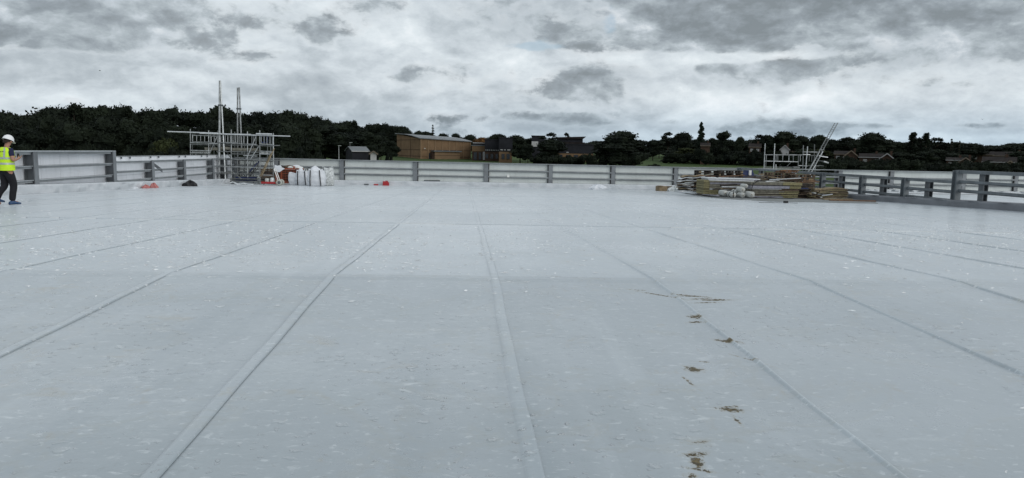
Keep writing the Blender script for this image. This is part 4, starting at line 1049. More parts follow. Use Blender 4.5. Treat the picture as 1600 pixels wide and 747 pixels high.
# ------------------------------------------------------------------ scaffold, left
def Pm(px, py, Y): return atY(px, py, Y)
TR = .030
def scaffold_left():
    Y0 = 48.6
    root = thing('scaffold_tower', 'steel tube scaffold with two tall masts straddling the far left corner of the roof', 'scaffold', (Pm(390, 287, Y0).x, Y0, deck_z(0, Y0)))
    def S(name, a, b, r=TR, m=galv, Y=Y0, Yb=None): return pole(name, Pm(a[0], a[1], Y), Pm(b[0], b[1], Y if Yb is None else Yb), r, m, root)
    # masts
    S('mast', (343.6, 126), (342.4, 281), .070, galv); S('mast', (344.6, 127), (352.6, 286), .045, alu)
    S('mast', (371.2, 137), (371.2, 276), .052, galv, Y0+1.4); S('mast', (373.8, 136.5), (377.8, 240), .052, galv, Y0+1.4)
    for p, Yq in (((344.6, 164.5), Y0), ((373.2, 170), Y0+1.4)):
        q = Pm(p[0], p[1], Yq); block('clamp', q, (.30, .16, .10), steel_d, root)
    # standards: front row and back row
    stds = [(297.3, 201.5, 248, 297), (326, 204, 280, 326), (361.3, 202.5, 284, 361), (386.6, 205.5, 277, 386.6), (405.8, 203.5, 287.5, 405.8), (427, 208, 287, 427)]
    for i, (x, a, b, _) in enumerate(stds):
        S('standard', (x, a), (x+.4, b), TR*1.25 if i in (4, 5) else TR, galv if i % 2 == 0 else galv)
    for x, a, b in ((300.5, 209, 247), (329, 206, 268), (334.5, 207, 262), (340.5, 204, 278), (366.8, 206, 270), (382, 210, 278), (396, 212, 284), (418, 211, 286), (423, 212, 280)):
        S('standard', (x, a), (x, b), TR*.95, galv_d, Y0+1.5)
    # guard rails and ledgers
    S('ledger', (261.6, 205.8), (345, 208.5), .045, alu); S('ledger', (312, 208.6), (453.5, 213.0), .035, alu, Y0-.1)
    S('ledger', (300, 211.5), (341, 213), TR, galv, Y0+.1); S('ledger', (345, 209.5), (392, 210.2), .05, galv)
    S('ledger', (400, 209.3), (425, 209.8), .05, alu, Y0-.15)
    for (x0, y0, x1, y1, m) in ((297, 223, 341, 224.5, galv), (300, 221.5, 328, 222.2, galv_d), (341, 222.8, 402, 226.5, galv), (405, 224.5, 428, 227, galv),
                                (297, 235, 330, 236, galv), (297, 239, 328, 239.6, galv), (341, 236.5, 404, 238, galv_d), (361, 240.5, 404, 241.5, galv_d), (406, 236.2, 427, 237, galv), (406, 240.6, 426, 241.3, galv),
                                (297, 247.2, 345, 248.6, galv), (345, 248.2, 428, 251.0, galv), (326, 260, 428, 262.2, galv), (333, 271.5, 406, 272.3, galv_d), (405, 273.5, 428, 274, galv),
                                (360, 282.8, 406, 284.2, galv_d), (355, 279.4, 404, 280.0, galv_d), (341, 270, 362, 269, galv), (380, 243, 402, 244, galv)):
        S('ledger', (x0, y0), (x1, y1), TR, m, Y0-.06)
    for (x0, y0, x1, y1) in ((297, 226, 361, 227), (361, 227, 427, 228.5), (330, 249, 427, 252.5), (362, 264, 426, 265)):
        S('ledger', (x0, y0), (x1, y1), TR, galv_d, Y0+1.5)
    for x, y in ((297.5, 224), (326, 224), (361.3, 225), (386.6, 226), (405.8, 226.5), (427, 227.5), (326, 249), (361.3, 249), (405.8, 250), (427, 251), (326, 261), (361.3, 261), (405.8, 262), (427, 262.5), (405.8, 274), (361.3, 272)):
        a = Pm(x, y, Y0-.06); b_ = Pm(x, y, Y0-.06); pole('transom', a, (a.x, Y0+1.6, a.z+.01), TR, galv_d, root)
    # short guard panels with uprights
    for x0, x1, ya, yb, n in ((301, 326, 211.5, 222, 4), (330, 345, 213, 224, 3), (352, 372, 210.5, 222.5, 5), (374, 400, 212, 225, 4), (408, 426, 212.5, 225.5, 4)):
        r2 = root
        for k in range(n+1):
            x = x0+(x1-x0)*k/n; S('guard_upright', (x, ya), (x, yb), .022, galv, Y0+.05)
        S('guard_rail', (x0, ya), (x1, ya+.4), .024, galv, Y0+.05); S('guard_rail', (x0, yb), (x1, yb+.4), .024, galv, Y0+.05)
    # blue gate panel high on the right
    a, c = Pm(408, 211.5, Y0+.3), Pm(418, 223, Y0+.3)
    for k in range(3):
        x = a.x+(c.x-a.x)*k/2; pole('blue_gate_bar', (x, Y0+.3, c.z), (x, Y0+.3, a.z), .035, blue_m, root)
    for z in (a.z, c.z): pole('blue_gate_bar', (a.x, Y0+.3, z), (c.x, Y0+.3, z), .035, blue_m, root)
    # lattice deck beams
    for x0, x1, yt, yb in ((300, 328, 235.2, 239.4), (407, 425.5, 236.4, 240.8)):
        n = 9
        for k in range(n):
            x = x0+(x1-x0)*(k+.5)/n; S('lattice_web', (x, yt), (x, yb), .018, alu, Y0-.03)
    # boards
    for x0, x1, y in ((321, 345, 234.5), (345, 361, 233.5), (361, 404, 235.5)):
        a, c = Pm(x0, y, Y0+.2), Pm(x1, y+.4, Y0+.2)
        for k in range(4): beam('scaffold_board', (a.x, Y0+.25+k*.27, a.z), (c.x, Y0+.25+k*.27, c.z), .235, .05, toe_wood, root)
        beam('toe_board', (a.x, Y0+.08, a.z+.10), (c.x, Y0+.08, c.z+.10), .04, .17, toe_wood, root)
    a, c = Pm(362, 279, Y0+.2), Pm(404, 280, Y0+.2)
    for k in range(4): beam('scaffold_board', (a.x, Y0+.15+k*.27, a.z), (c.x, Y0+.15+k*.27, c.z), .235, .05, toe_wood, root)
    a, c = Pm(328, 269.5, Y0+.2), Pm(361, 270, Y0+.2)
    for k in range(3): beam('scaffold_board', (a.x, Y0+.15+k*.27, a.z), (c.x, Y0+.15+k*.27, c.z), .235, .05, toe_wood, root)
    # braces
    for a, b_, m, Yq in (((339, 214), (322, 252), galv, Y0), ((400, 213), (385, 249), galv, Y0-.1), ((404, 229), (391, 250), galv, Y0-.1), ((428.5, 232), (409, 275), wood_l, Y0-.2), ((423, 240), (406, 276), wood_l, Y0-.1),
                       ((303, 238), (311, 248), galv_d, Y0), ((329, 222), (342, 228), galv_d, Y0), ((334, 226), (346, 252), galv_d, Y0+1.4), ((350, 232), (372, 262), galv_d, Y0+1.3), ((405, 252), (390, 268), blue_m, Y0+.2),
                       ((376, 276), (388, 252), galv_d, Y0+.6), ((381, 280), (398, 256), galv_d, Y0+.8), ((362, 268), (378, 280), galv_d, Y0), ((346, 226), (360, 236), galv_d, Y0+1.2), ((390, 276), (404, 262), galv_d, Y0+1.2)):
        S('brace', a, b_, TR*1.05, m, Yq)
    # ladder in the middle bay
    a, b1 = Pm(376, 281, Y0+.5), Pm(384, 243, Y0+.5)
    for dx in (0, .36): pole('ladder_stile', (a.x+dx, Y0+.5, a.z), (b1.x+dx, Y0+.9, b1.z), .028, galv_d, root)
    for k in range(7):
        t = (k+.5)/7; q = Vector((a.x, Y0+.5, a.z)).lerp(Vector((b1.x, Y0+.9, b1.z)), t); pole('rung', q, q+Vector((.36, 0, 0)), .016, galv_d, root, 6)
    # stair stringers with treads under the lower right deck
    a, b1 = Pm(381, 284, Y0+1.0), Pm(402, 254, Y0+1.0)
    for dy in (0, .6): pole('stair_stringer', (a.x, Y0+.9+dy, a.z), (b1.x, Y0+.9+dy, b1.z), .04, galv_d, root)
    for k in range(7):
        q = a.lerp(b1, (k+.5)/7); block('stair_tread', (q.x, Y0+1.2, q.z), (.22, .56, .035), galv_d, root)
    # outside legs down to the ground
    for x in (297.3, 326):
        for Yq in (Y0, Y0+1.5): q = Pm(x, 248, Yq); pole('outer_leg', (q.x, Yq, q.z), (q.x, Yq, -10), TR, galv_d, root)
    # base plates
    for x, y, Yq in ((405.8, 287.3, Y0), (427, 287, Y0), (361.3, 284, Y0), (396, 285, Y0+1.5)):
        q = Pm(x, y, Yq); block('base_plate', (q.x, Yq, deck_z(0, Yq)+.03), (.22, .22, .02), steel_d, root)
        pole('jack', (q.x, Yq, deck_z(0, Yq)+.04), (q.x, Yq, q.z+.1), .02, steel_d, root)
scaffold_left()
# blue storage box at the base and white offcut
q = on_deck(375, 288.5)
r = thing('white_offcut', 'white sheet offcut lying at the foot of the left scaffold', 'sheet', q)
b = MB(); n = 10
vs = []
for i in range(n+1):
    for j in (0, 1): vs.append((q.x-.65+1.5*i/n, q.y+.5*j+.05*math.sin(i*2), q.z+.10+.07*math.sin(i*1.3+j)*(1-i/n)-.006*i))
vs += [(x, y, z-.05) for x, y, z in vs]; m_ = 2*(n+1)
b.add(vs, [(2*i, 2*i+1, 2*i+3, 2*i+2) for i in range(n)]+[(m_+2*i, m_+2*i+2, m_+2*i+3, m_+2*i+1) for i in range(n)]+[(2*i, 2*i+2, m_+2*i+2, m_+2*i) for i in range(n)])
b.build('sheet', foil_w, r)
bx = Pm(385, 281, 49.2)
r = thing('tool_crate', 'low dark blue crate on the bottom boards of the left scaffold', 'crate', (bx.x, bx.y, deck_z(0, 49.2)+.20))
b = MB(); b.box((bx.x, bx.y, deck_z(0, 49.2)+.36), (1.3, .5, .28)); b.build('body', blue_m, r); b = MB(); b.box((bx.x, bx.y, deck_z(0, 49.2)+.515), (1.36, .55, .03)); b.build('lid', galv_d, r)

# ------------------------------------------------------------------ scaffold, right (stands outside, behind the back wall)
def scaffold_right():
    Y0 = 54.0
    base = Pm(1235, 262, Y0); root = thing('scaffold_tower', 'light scaffold platform behind the back parapet on the right, with guard rails', 'scaffold', (base.x, Y0, -10))
    def S(name, a, b, r=TR, m=galv, Y=Y0): return pole(name, Pm(a[0], a[1], Y), Pm(b[0], b[1], Y), r, m, root)
    for (x, a, x2, m, Yq) in ((1195.5, 224.3, 1193.6, galv, Y0), (1210.6, 224.3, 1208.6, alu, Y0-.1), (1255.2, 227, 1254.3, galv, Y0), (1261.8, 229, 1258.8, alu, Y0-.2), (1272.6, 225.5, 1272, galv_d, Y0+1.2), (1275, 254, 1273.8, galv, Y0), (1247.5, 242, 1247, galv_d, Y0+1.2), (1197.5, 242, 1196, galv_d, Y0+1.2)):
        p, q = Pm(x, a, Yq), Pm(x2, 265, Yq); pole('standard', p, q, TR*1.1, m, root); pole('outer_leg', q, (q.x, Yq, -10), TR, galv_d, root)
    for x0, y0, x1, y1, m in ((1193.5, 242, 1253, 242.3, galv), (1193.5, 251.7, 1247, 253, galv), (1193.5, 261.2, 1247, 261.6, galv_d), (1254, 237.4, 1281, 238, galv), (1254, 241.6, 1266, 241.8, alu), (1247, 258.8, 1262, 259.6, galv),
                           (1260, 259, 1280, 259.4, galv_d), (1259, 265.6, 1281, 266.2, galv_d), (1281, 234.5, 1288, 234.3, galv_d), (1266, 243, 1283, 243.5, galv_d), (1278, 251.3, 1291, 252.3, galv_d), (1278, 258.6, 1287, 259.4, galv_d)):
        S('ledger', (x0, y0), (x1, y1), TR*1.05, m)
    for x in (1197.3, 1212.5, 1215.3, 1223, 1232.7, 1239.5, 1250.5): S('guard_upright', (x, 242.2), (x-.2, 252.2), .03 if x in (1197.3, 1212.5, 1232.7) else .022, galv)
    for x in (1264.5, 1268.5, 1277): S('guard_upright', (x, 243), (x-.2, 252.5), .024, galv_d)
    S('guard_upright', (1212.3, 257), (1212.3, 265), .035, alu)
    S('brace', (1236, 253.5), (1229.5, 260), .02, galv_d)
    a, c = Pm(1195, 262, Y0), Pm(1281, 265, Y0)
    for k in range(5): beam('scaffold_board', (a.x, Y0+.1+.25*k, a.z-.05), (c.x, Y0+.1+.25*k, a.z-.08), .225, .045, toe_wood, root)
    a, c = Pm(1241, 261.3, Y0-.1), Pm(1247, 261.8, Y0-.1); block('coupler_bundle', (a+c)/2, (.5, .2, .13), galv_d, root)
    a, c = Pm(1279, 243.6, Y0-.2), Pm(1292.8, 245.8, Y0-.2); beam('jutting_board', a, c, .2, .06, alu, root)
    a, c = Pm(1287, 252.5, Y0-.2), Pm(1294, 254.5, Y0-.2); beam('jutting_board', a, c, .2, .10, galv, root)
    S('brace', (1283, 228), (1284, 243), TR, galv_d); S('brace', (1276.5, 240), (1282, 246), TR*1.3, galv_d)
scaffold_right()
def ladder():
    Y0 = 53.6
    a0, a1 = Pm(1263.2, 266.5, Y0), Pm(1304.2, 192.5, Y0+.9); b0, b1 = Pm(1268.4, 266.8, Y0), Pm(1309.2, 192, Y0+.9)
    root = thing('ladder', 'long aluminium ladder leaning to the right above the back parapet', 'ladder', a0)
    ext = (a0-a1).normalized()*2.2
    pole('stile', a0+ext, a1, .030, galv_d, root); pole('stile', b0+ext, b1, .030, galv_d, root)
    n = 26
    for k in range(n):
        t = (k+.5)/n; pole('rung', a0.lerp(a1, t), b0.lerp(b1, t), .014, galv_d, root, 6)
    # second section lapped over the lower part
    for (p, q) in ((a0, a1), (b0, b1)):
        o = Vector((.0, -.10, 0)); pole('lower_stile', p+ext+o, p.lerp(q, .40)+o, .028, galv, root)
ladder()

# ------------------------------------------------------------------ items near the left corner
def bag(px0, px1, ptop, pbase, label, m=bag_w, seed=0, strap=True, loops=True, open_top=True, flare=.0):
    base = on_deck((px0+px1)/2, pbase); sc = base.y/FPX*1.0
    W = (px1-px0)*sc; H_ = (pbase-ptop)*sc; r = random.Random(seed)
    root = thing('rubble_sack', label, 'bag', base, 'big white rubble sacks at the far left corner')
    nu, nv = 28, 14; vs = []
    for j in range(nv+1):
        t = j/nv; z = H_*t
        for i in range(nu):
            a = 2*math.pi*i/nu; ca, sa = math.cos(a), math.sin(a); e = .55
            sx = math.copysign(abs(ca)**e, ca); sy = math.copysign(abs(sa)**e, sa)
            rad = W/2*(.90+.14*math.sin(math.pi*min(1, t*1.15))+flare*t)
            fold = 1+.05*math.sin(a*5+seed)*t+.035*math.sin(a*9+t*7+seed*2)+.02*math.sin(t*16+a*2)
            top = .0
            if t > .80: rad *= 1-(t-.80)*(.9 if not open_top else .25); top = H_*.07*math.sin(a*3+seed)*(t-.80)*5
            vs.append((base.x+sx*rad*fold, base.y+sy*rad*.9*fold+W*.2, base.z+.01+z+top-.04*H_*(1-t)*0))
    b = MB(); fs = [(j*nu+i, j*nu+(i+1) % nu, (j+1)*nu+(i+1) % nu, (j+1)*nu+i) for j in range(nv) for i in range(nu)]
    fs.append(tuple(reversed(range(nu))))
    c = len(vs); vs.append((base.x, base.y+W*.2, base.z+H_*(.80 if open_top else 1.03))); fs += [(nv*nu+i, nv*nu+(i+1) % nu, c) for i in range(nu)]
    b.add(vs, fs); b.build('sack_body', m, root, True)
    if strap:
        for fx in (-.30, .33):
            b = MB(); pr = None
            for k in range(9):
                t = k/8; x = base.x+fx*W*(1.0-.16*t+.22*t*t*(-1 if fx < 0 else 1)*-.4); y = base.y+W*.2-W*.9/2*(.92+.15*math.sin(math.pi*min(1, t*1.15)))*1.09-.01
                p = Vector((x, y, base.z+H_*(.03+.97*t)))
                if pr is not None: b.bar(pr, p, .012, .05) if False else b.add([pr+Vector((-.03, 0, 0)), pr+Vector((.03, 0, 0)), p+Vector((.03, 0, 0)), p+Vector((-.03, 0, 0)), pr+Vector((-.03, .02, 0)), pr+Vector((.03, .02, 0)), p+Vector((.03, .02, 0)), p+Vector((-.03, .02, 0))], [(0, 1, 2, 3), (1, 5, 6, 2), (4, 0, 3, 7), (7, 6, 5, 4)])
                pr = p
            b.build('strap', black_m, root)
    if loops:
        for fx in (-.38, .38):
            b = MB(); pts = [Vector((base.x+fx*W+.09*math.cos(q)*1.0, base.y-.1*W+.02, base.z+H_*.97+.16*math.sin(q)+.02)) for q in np.linspace(0, math.pi, 8)]
            for p, q in zip(pts[:-1], pts[1:]): b.tube(p, q, .018, 5)
            b.build('lifting_loop', black_m if strap else m, root)
    return root, base, W, H_
bag(452, 466, 271, 289.5, 'flared white rubble sack leaning beside the orange stillage', seed=1, strap=False, loops=False, flare=.22)
bag(462.5, 482, 268, 289.8, 'white rubble sack with one dark strap, second from the left', seed=2, strap=True)
rt_, bs, W_, H_ = bag(481, 507, 266.5, 291.2, 'largest white rubble sack with two dark straps, in front of the others', seed=3)
# cloth heaped on top
b = MB(); nu = 12; vs = []
for j in range(6):
    t = j/5
    for i in range(nu):
        a = 2*math.pi*i/nu; rr = W_*.40*(1-t)**.7*(1+.15*math.sin(3*a+j)); vs.append((bs.x-.08*W_+rr*math.cos(a), bs.y+W_*.2+rr*.7*math.sin(a), bs.z+H_*.93+.30*t*(1+.2*math.sin(a*2))))
b.add(vs, [(j*nu+i, j*nu+(i+1) % nu, (j+1)*nu+(i+1) % nu, (j+1)*nu+i) for j in range(5) for i in range(nu)]); b.build('heaped_sheeting', bag_w, rt_, True)
bag(504, 521, 264.5, 290.6, 'scuffed waste sack with dark contents showing, rightmost of the sacks', m=bag_t, seed=5, strap=False, loops=True, open_top=False)
# rubbish pieces peeping from the right sack
p = on_deck(512, 289.5)
for k in range(7):
    r_ = random.Random(k+40); c = Vector((p.x+r_.uniform(-.3, .4), p.y-.12+.02*k, p.z+r_.uniform(.25, .95)))
    pass

def stillage():
    p0, p1 = on_deck(429, 289), on_deck(468, 289); Y = 47.9
    x0 = atY(431.5, 280, Y).x; x1 = atY(469, 280, Y).x; zb = deck_z(0, Y); zt = atY(450, 263, Y).z
    root = thing('stillage', 'orange steel mesh stillage heaped with rubbish by the left scaffold', 'stillage', ((x0+x1)/2, Y+.5, zb))
    for x in (x0, x1, x0+.35):
        for y in (Y, Y+1.0):
            if x == x0+.35 and y > Y: continue
            block('corner_post', (x, y, (zb+zt)/2), (.06, .06, zt-zb), orange_m, root)
    for z in (zt-.03, zb+.18):
        for y in (Y-.01, Y+1.01): beam('edge_rail', (x0, y, z), (x1, y, z), .05, .08 if z > zb+.5 else .14, orange_m, root)
        for x in (x0-.01, x1+.01): beam('edge_rail', (x, Y, z), (x, Y+1.0, z), .05, .06, orange_m, root)
    for k in range(7):
        z = zb+.30+(zt-zb-.42)*k/6; pole('mesh_bar', (x0, Y+.02, z), (x1, Y+.02, z), .018, orange_m, root, 6); pole('mesh_bar', (x0+.02, Y, z), (x0+.02, Y+1, z), .018, orange_m, root, 6)
    for k in range(9):
        x = x0+(x1-x0)*(k+.5)/9; pole('mesh_bar', (x, Y+.04, zb+.15), (x, Y+.04, zt-.05), .012, orange_m, root, 6)
    b = MB(); b.box(((x0+x1)/2, Y+.55, (zb+.2+zt-.1)/2), ((x1-x0)*.93, .82, zt-zb-.32)); b.build('packed_contents', wood_d, root)
    r = random.Random(3)
    cols = [bag_w, wood_d, red_m, bag_t, black_m, wood_m, white_t, card, orange_m, bag_w, wood_d, white_t]
    names = ['rag', 'timber_offcut', 'red_tub', 'waste_bag', 'black_bag', 'timber_offcut', 'foam_offcut', 'cardboard_piece', 'orange_net', 'paper_sack', 'timber_offcut', 'foam_offcut']
    for k in range(12):
        b = MB(); c = Vector((x0+.15+(x1-x0-.3)*k/11, Y+.25+r.random()*.5, zt+.02+r.random()*.10)); nu = 8
        vs = []
        s = r.uniform(.12, .24)
        for j in range(5):
            th = math.pi*(j+.3)/4.6
            for i in range(nu): a = 2*math.pi*i/nu; rr = s*math.sin(th)*(1+.3*r.random()); vs.append((c.x+rr*math.cos(a)*1.3, c.y+rr*math.sin(a), c.z+s*.6*math.cos(th)))
        b.add(vs, [(j*nu+i, (j+1)*nu+i, (j+1)*nu+(i+1) % nu, j*nu+(i+1) % nu) for j in range(4) for i in range(nu)]+[tuple(range(nu)), tuple(reversed(range(4*nu, 5*nu)))])
        o = b.build(names[k], cols[k], root)
    # white bag hanging over the right end and a torn white flap at the left corner
    q = atY(470, 268, Y-.1); b = MB(); b.lathe([(.02, .0), (.14, .06), (.18, .25), (.14, .45), (.05, .55)], 10, (q.x, q.y, q.z-.30)); b.build('white_carrier_bag', bag_w, root, True)
    q = atY(434, 262, Y-.1); b = MB(); b.add([(q.x-.2, q.y, q.z+.18), (q.x+.45, q.y, q.z-.05), (q.x+.1, q.y-.02, q.z-.3), (q.x-.25, q.y, q.z-.2), (q.x-.2, q.y+.06, q.z+.18), (q.x+.45, q.y+.06, q.z-.05), (q.x+.1, q.y+.05, q.z-.3), (q.x-.25, q.y+.06, q.z-.2)], [(0, 3, 2, 1), (4, 5, 6, 7), (0, 1, 5, 4), (1, 2, 6, 5), (2, 3, 7, 6), (3, 0, 4, 7)]); b.build('torn_sheet', bag_w, root)
stillage()
# brown boards stacked upright behind the scaffold foot
Yk = 49.9; a, c = atY(406.5, 275, Yk), atY(430, 275, Yk); zb = deck_z(0, Yk)
root = thing('board_stack', 'stack of brown timber boards between the scaffold foot and the orange stillage', 'timber stack', ((a.x+c.x)/2, Yk, zb))
for k in range(9):
    block('board', ((a.x+c.x)/2+random.uniform(-.05, .05), Yk+.2, zb+.08+.115*k), (c.x-a.x-.05+random.uniform(-.1, .05), .5, .085), [wood_m, wood_r, wood_d, wood_m][k % 4], root)

def trolley():
    q = on_deck(422, 290); root = thing('hand_trolley', 'small red trolley with a pale wheel and upright white handle beside the scaffold', 'trolley', q)
    z = q.z
    b = MB(); b.box((q.x-.05, q.y, z+.14), (.85, .5, .05)); b.box((q.x-.05, q.y-.25, z+.18), (.85, .03, .12)); b.build('tray', red_m, root)
    wv = on_deck(434.5, 290.5)
    for y in (-.27, .27):
        b = MB(); b.lathe([(.10, -.03), (.175, -.035), (.195, 0), (.175, .035), (.10, .03)], 18, (wv.x, q.y+y, z+.20), 'Y'); wh = b.build('wheel', tyre_m, root, True)
        b = MB(); b.lathe([(.02, -.04), (.10, -.03), (.10, .03), (.02, .04)], 12, (wv.x, q.y+y, z+.20), 'Y'); b.build('hub', steel_d, wh)
    top = atY(429.5, 264, q.y)
    for dy in (-.2, .2): pole('handle_tube', (wv.x-.05, q.y+dy, z+.25), (top.x, q.y+dy, top.z), .028, white_t, root)
    pole('handle_grip', (top.x, q.y-.2, top.z), (top.x, q.y+.2, top.z), .028, white_t, root)
    for dx in (-.38, ): pole('front_leg', (q.x+dx, q.y, z+.005), (q.x+dx, q.y, z+.12), .03, galv, root)
    # things on the tray
    b = MB(); b.lathe([(.11, 0), (.13, .03), (.13, .22), (.09, .27)], 12, (q.x-.18, q.y, z+.17)); tag(b.build('white_tub', white_p, None, True), 'white tub standing on the red trolley tray', 'tub')
    b = MB(); b.lathe([(.13, 0), (.14, .04), (.13, .25), (.08, .32)], 12, (q.x+.14, q.y, z+.17)); tag(b.build('grey_tub', bag_t, None, True), 'taller grey tub on the red trolley tray, nearer the wheel', 'tub')
trolley()
b = MB(); q = on_deck(412, 288); b.tube((q.x-.35, q.y-.3, q.z+.06), (q.x+.25, q.y-.25, q.z+.09), .05, 8); tag(b.build('white_tube', white_p), 'short white tube lying in front of the scaffold foot', 'tube')

def lump(name, px, py, wpx, hpx, m, label, cat, seed, prof=None, dy=0.0, kx=1.0):
    base = on_deck(px, py); s = base.y/FPX; W = wpx*s/2; H_ = hpx*s; nu, nv = 18, 7; r = random.Random(seed); ph = [r.uniform(0, 6) for _ in range(4)]; vs = []
    for j in range(nv+1):
        t = j/nv
        for i in range(nu):
            a = 2*math.pi*i/nu; rr = (1-t**3.2)*(1+.22*math.sin(2*a+ph[0])+.13*math.sin(5*a+ph[1]+t*3))
            vs.append((base.x+W*rr*math.cos(a), base.y+W*.7*rr*math.sin(a)+dy, base.z+.004+H_*t**.8*(1+.28*math.sin(3*a+ph[2])+.16*math.sin(7*a+ph[3]))))
    b = MB(); b.add(vs, [(j*nu+i, j*nu+(i+1) % nu, (j+1)*nu+(i+1) % nu, (j+1)*nu+i) for j in range(nv) for i in range(nu)])
    return tag(b.build(name, m, None, False), label, cat)
lump('crumpled_netting', 238, 294.5, 10, 6.3, pink_m, 'crumpled red plastic netting against the left kerb', 'netting', 1, dy=.2)
lump('crumpled_netting', 228, 294.8, 11, 4.5, pink_m, 'small flat piece of red netting left of the bigger heap', 'netting', 2)
lump('black_sheet', 297, 291.5, 19, 7, black_m, 'black plastic sheet bunched up by the left kerb', 'plastic sheet', 3)
lump('white_rag', 208, 295.2, 12, 2.5, bag_w, 'white scrap of membrane beside the red netting', 'offcut', 4)
b = MB()
q = atY(603, 289, 50.55); q.z = deck_z(0, 50.55)+.012
root = thing('fuel_can', 'small red can on the far edge of the roof', 'can', q)
b.add([(q.x-.22, q.y-.12, q.z), (q.x+.22, q.y-.12, q.z), (q.x+.22, q.y-.12, q.z+.20), (q.x+.10, q.y-.12, q.z+.30), (q.x-.20, q.y-.12, q.z+.30), (q.x-.22, q.y+.12, q.z), (q.x+.22, q.y+.12, q.z), (q.x+.22, q.y+.12, q.z+.20), (q.x+.10, q.y+.12, q.z+.30), (q.x-.20, q.y+.12, q.z+.30)],
      [(4, 3, 2, 1, 0), (5, 6, 7, 8, 9), (0, 1, 6, 5), (1, 2, 7, 6), (2, 3, 8, 7), (3, 4, 9, 8), (4, 0, 5, 9)]); b.build('can_body', red_m, root)
b = MB(); b.tube((q.x-.12, q.y, q.z+.30), (q.x-.12, q.y, q.z+.36), .035); b.build('cap', white_t, root)
b = MB(); b.bar((q.x-.02, q.y, q.z+.34), (q.x+.14, q.y, q.z+.30), .04, .03); b.build('handle', red_m, root)
for px_, m_, lab in ((587.5, red_m, 'dark red block lying left of the red can'), (572.5, steel_d, 'small dark block farthest left on the back kerb foot')):
    q = atY(px_, 289, 50.6); q.z = deck_z(0, 50.6)+.012; b = MB(); b.box((q.x, q.y, q.z+.05), (.32, .16, .09), .1); tag(b.build('loose_block', m_), lab, 'block')

# white sheeting heap and cardboard box left of the timber pile
lump('sheeting_heap', 934, 296, 24, 6.5, bag_w, 'heap of white sheeting by the back kerb, left of the cardboard box', 'sheeting', 8)
q = on_deck(925, 296.5); b = MB()
for k in range(5): b.bar((q.x+.1*k, q.y-.3+.05*k, q.z+.03), (q.x+1.0+.12*k, q.y-.2-.04*k, q.z+.05+.05*k), .05, .03)
tag(b.build('white_battens', foil_w), 'thin white strips lying across the sheeting heap', 'strips')
q = on_deck(1036, 298.2)
root = thing('cardboard_box', 'open brown cardboard box left of the timber pile', 'box', q)
b = MB(); b.box((q.x-.12, q.y, q.z+.17), (.62, .5, .33), .25); b.build('box_body', card, root)
b = MB(); b.box((q.x-.30, q.y-.25, q.z+.37), (.34, .3, .02), .25); b.build('flap', wood_l, root)
b = MB(); b.box((q.x+.52, q.y+.05, q.z+.17), (.48, .45, .33), -.1); tag(b.build('carton', beige_t), 'pale carton pressed against the cardboard box', 'box')
lump('polythene_heap', 1057, 299, 26, 7.5, bag_t, 'crumpled clear polythene between the carton and the timber pile', 'polythene', 9)

# ------------------------------------------------------------------ materials pile on the right
def gz(x, y): return deck_z(x, y)
ground_mat = MB(); pts = []
def pallet(cx, cy, z, rz, label, group, m=wood_d, L=1.2, Wd=1.0):
    root = thing('pallet', label, 'pallet', (cx, cy, z), group)
    q = Quaternion((0, 0, 1), rz); cs, sn = math.cos(rz), math.sin(rz)
    def loc(x, y, h): return Vector((cx+x*cs-y*sn, cy+x*sn+y*cs, z+h))
    for k in range(5): block('deck_board', loc(0, -Wd/2+.06+(Wd-.12)*k/4, .130), (L, .11, .022), m, root, q)
    for k in range(3): block('cross_board', loc(-L/2+.06+(L-.12)*k/2, 0, .108), (.1, Wd, .02), m, root, q)
    for i in range(3):
        for j in range(3): block('block', loc(-L/2+.06+(L-.12)*i/2, -Wd/2+.06+(Wd-.12)*j/2, .058), (.12, .11, .078), wood_l if (j == 0 and m is wood_d and i % 2 == 0 and random.random() < .5) else m, root, q)
    for j in range(3): block('base_board', loc(0, -Wd/2+.06+(Wd-.12)*j/2, .009), (L, .1, .018), m, root, q)
    return root
gp = {}
def pstack(px0, px1, top, Y, n, where, m=wood_d, rz=0.0):
    a, c = atY(px0, 280, Y), atY(px1, 280, Y); zt = atY((px0+px1)/2, top, Y).z; L = c.x-a.x; z0 = gz(0, Y); hh = (zt-z0)/n
    cx = (a.x+c.x)/2
    for k in range(n):
        r = pallet(cx+random.uniform(-.04, .04), Y+.5, z0+hh*k, rz+random.uniform(-.03, .03),
                   ('pallet at the bottom of the %s' % where) if k == 0 else (('topmost pallet of the %s' % where) if k == n-1 else 'pallet inside the %s' % where), 'pallets in the '+where, m, L, 1.0)
        for ch in r.children: pass
        r.scale = (1, 1, hh/.145)
pstack(1093, 1127, 266.5, 41.5, 9, 'left pallet stack behind the insulation boards')
pstack(1128, 1160, 266.5, 41.7, 9, 'second pallet stack from the left')
pstack(1205, 1242, 270, 38.0, 8, 'brown pallet stack under the orange timber', wood_m)
pstack(1243, 1274, 273, 37.2, 8, 'right pallet stack by the guard rails', wood_m)
pstack(1180, 1204, 278, 39.5, 6, 'low pallet stack in the middle of the pile')

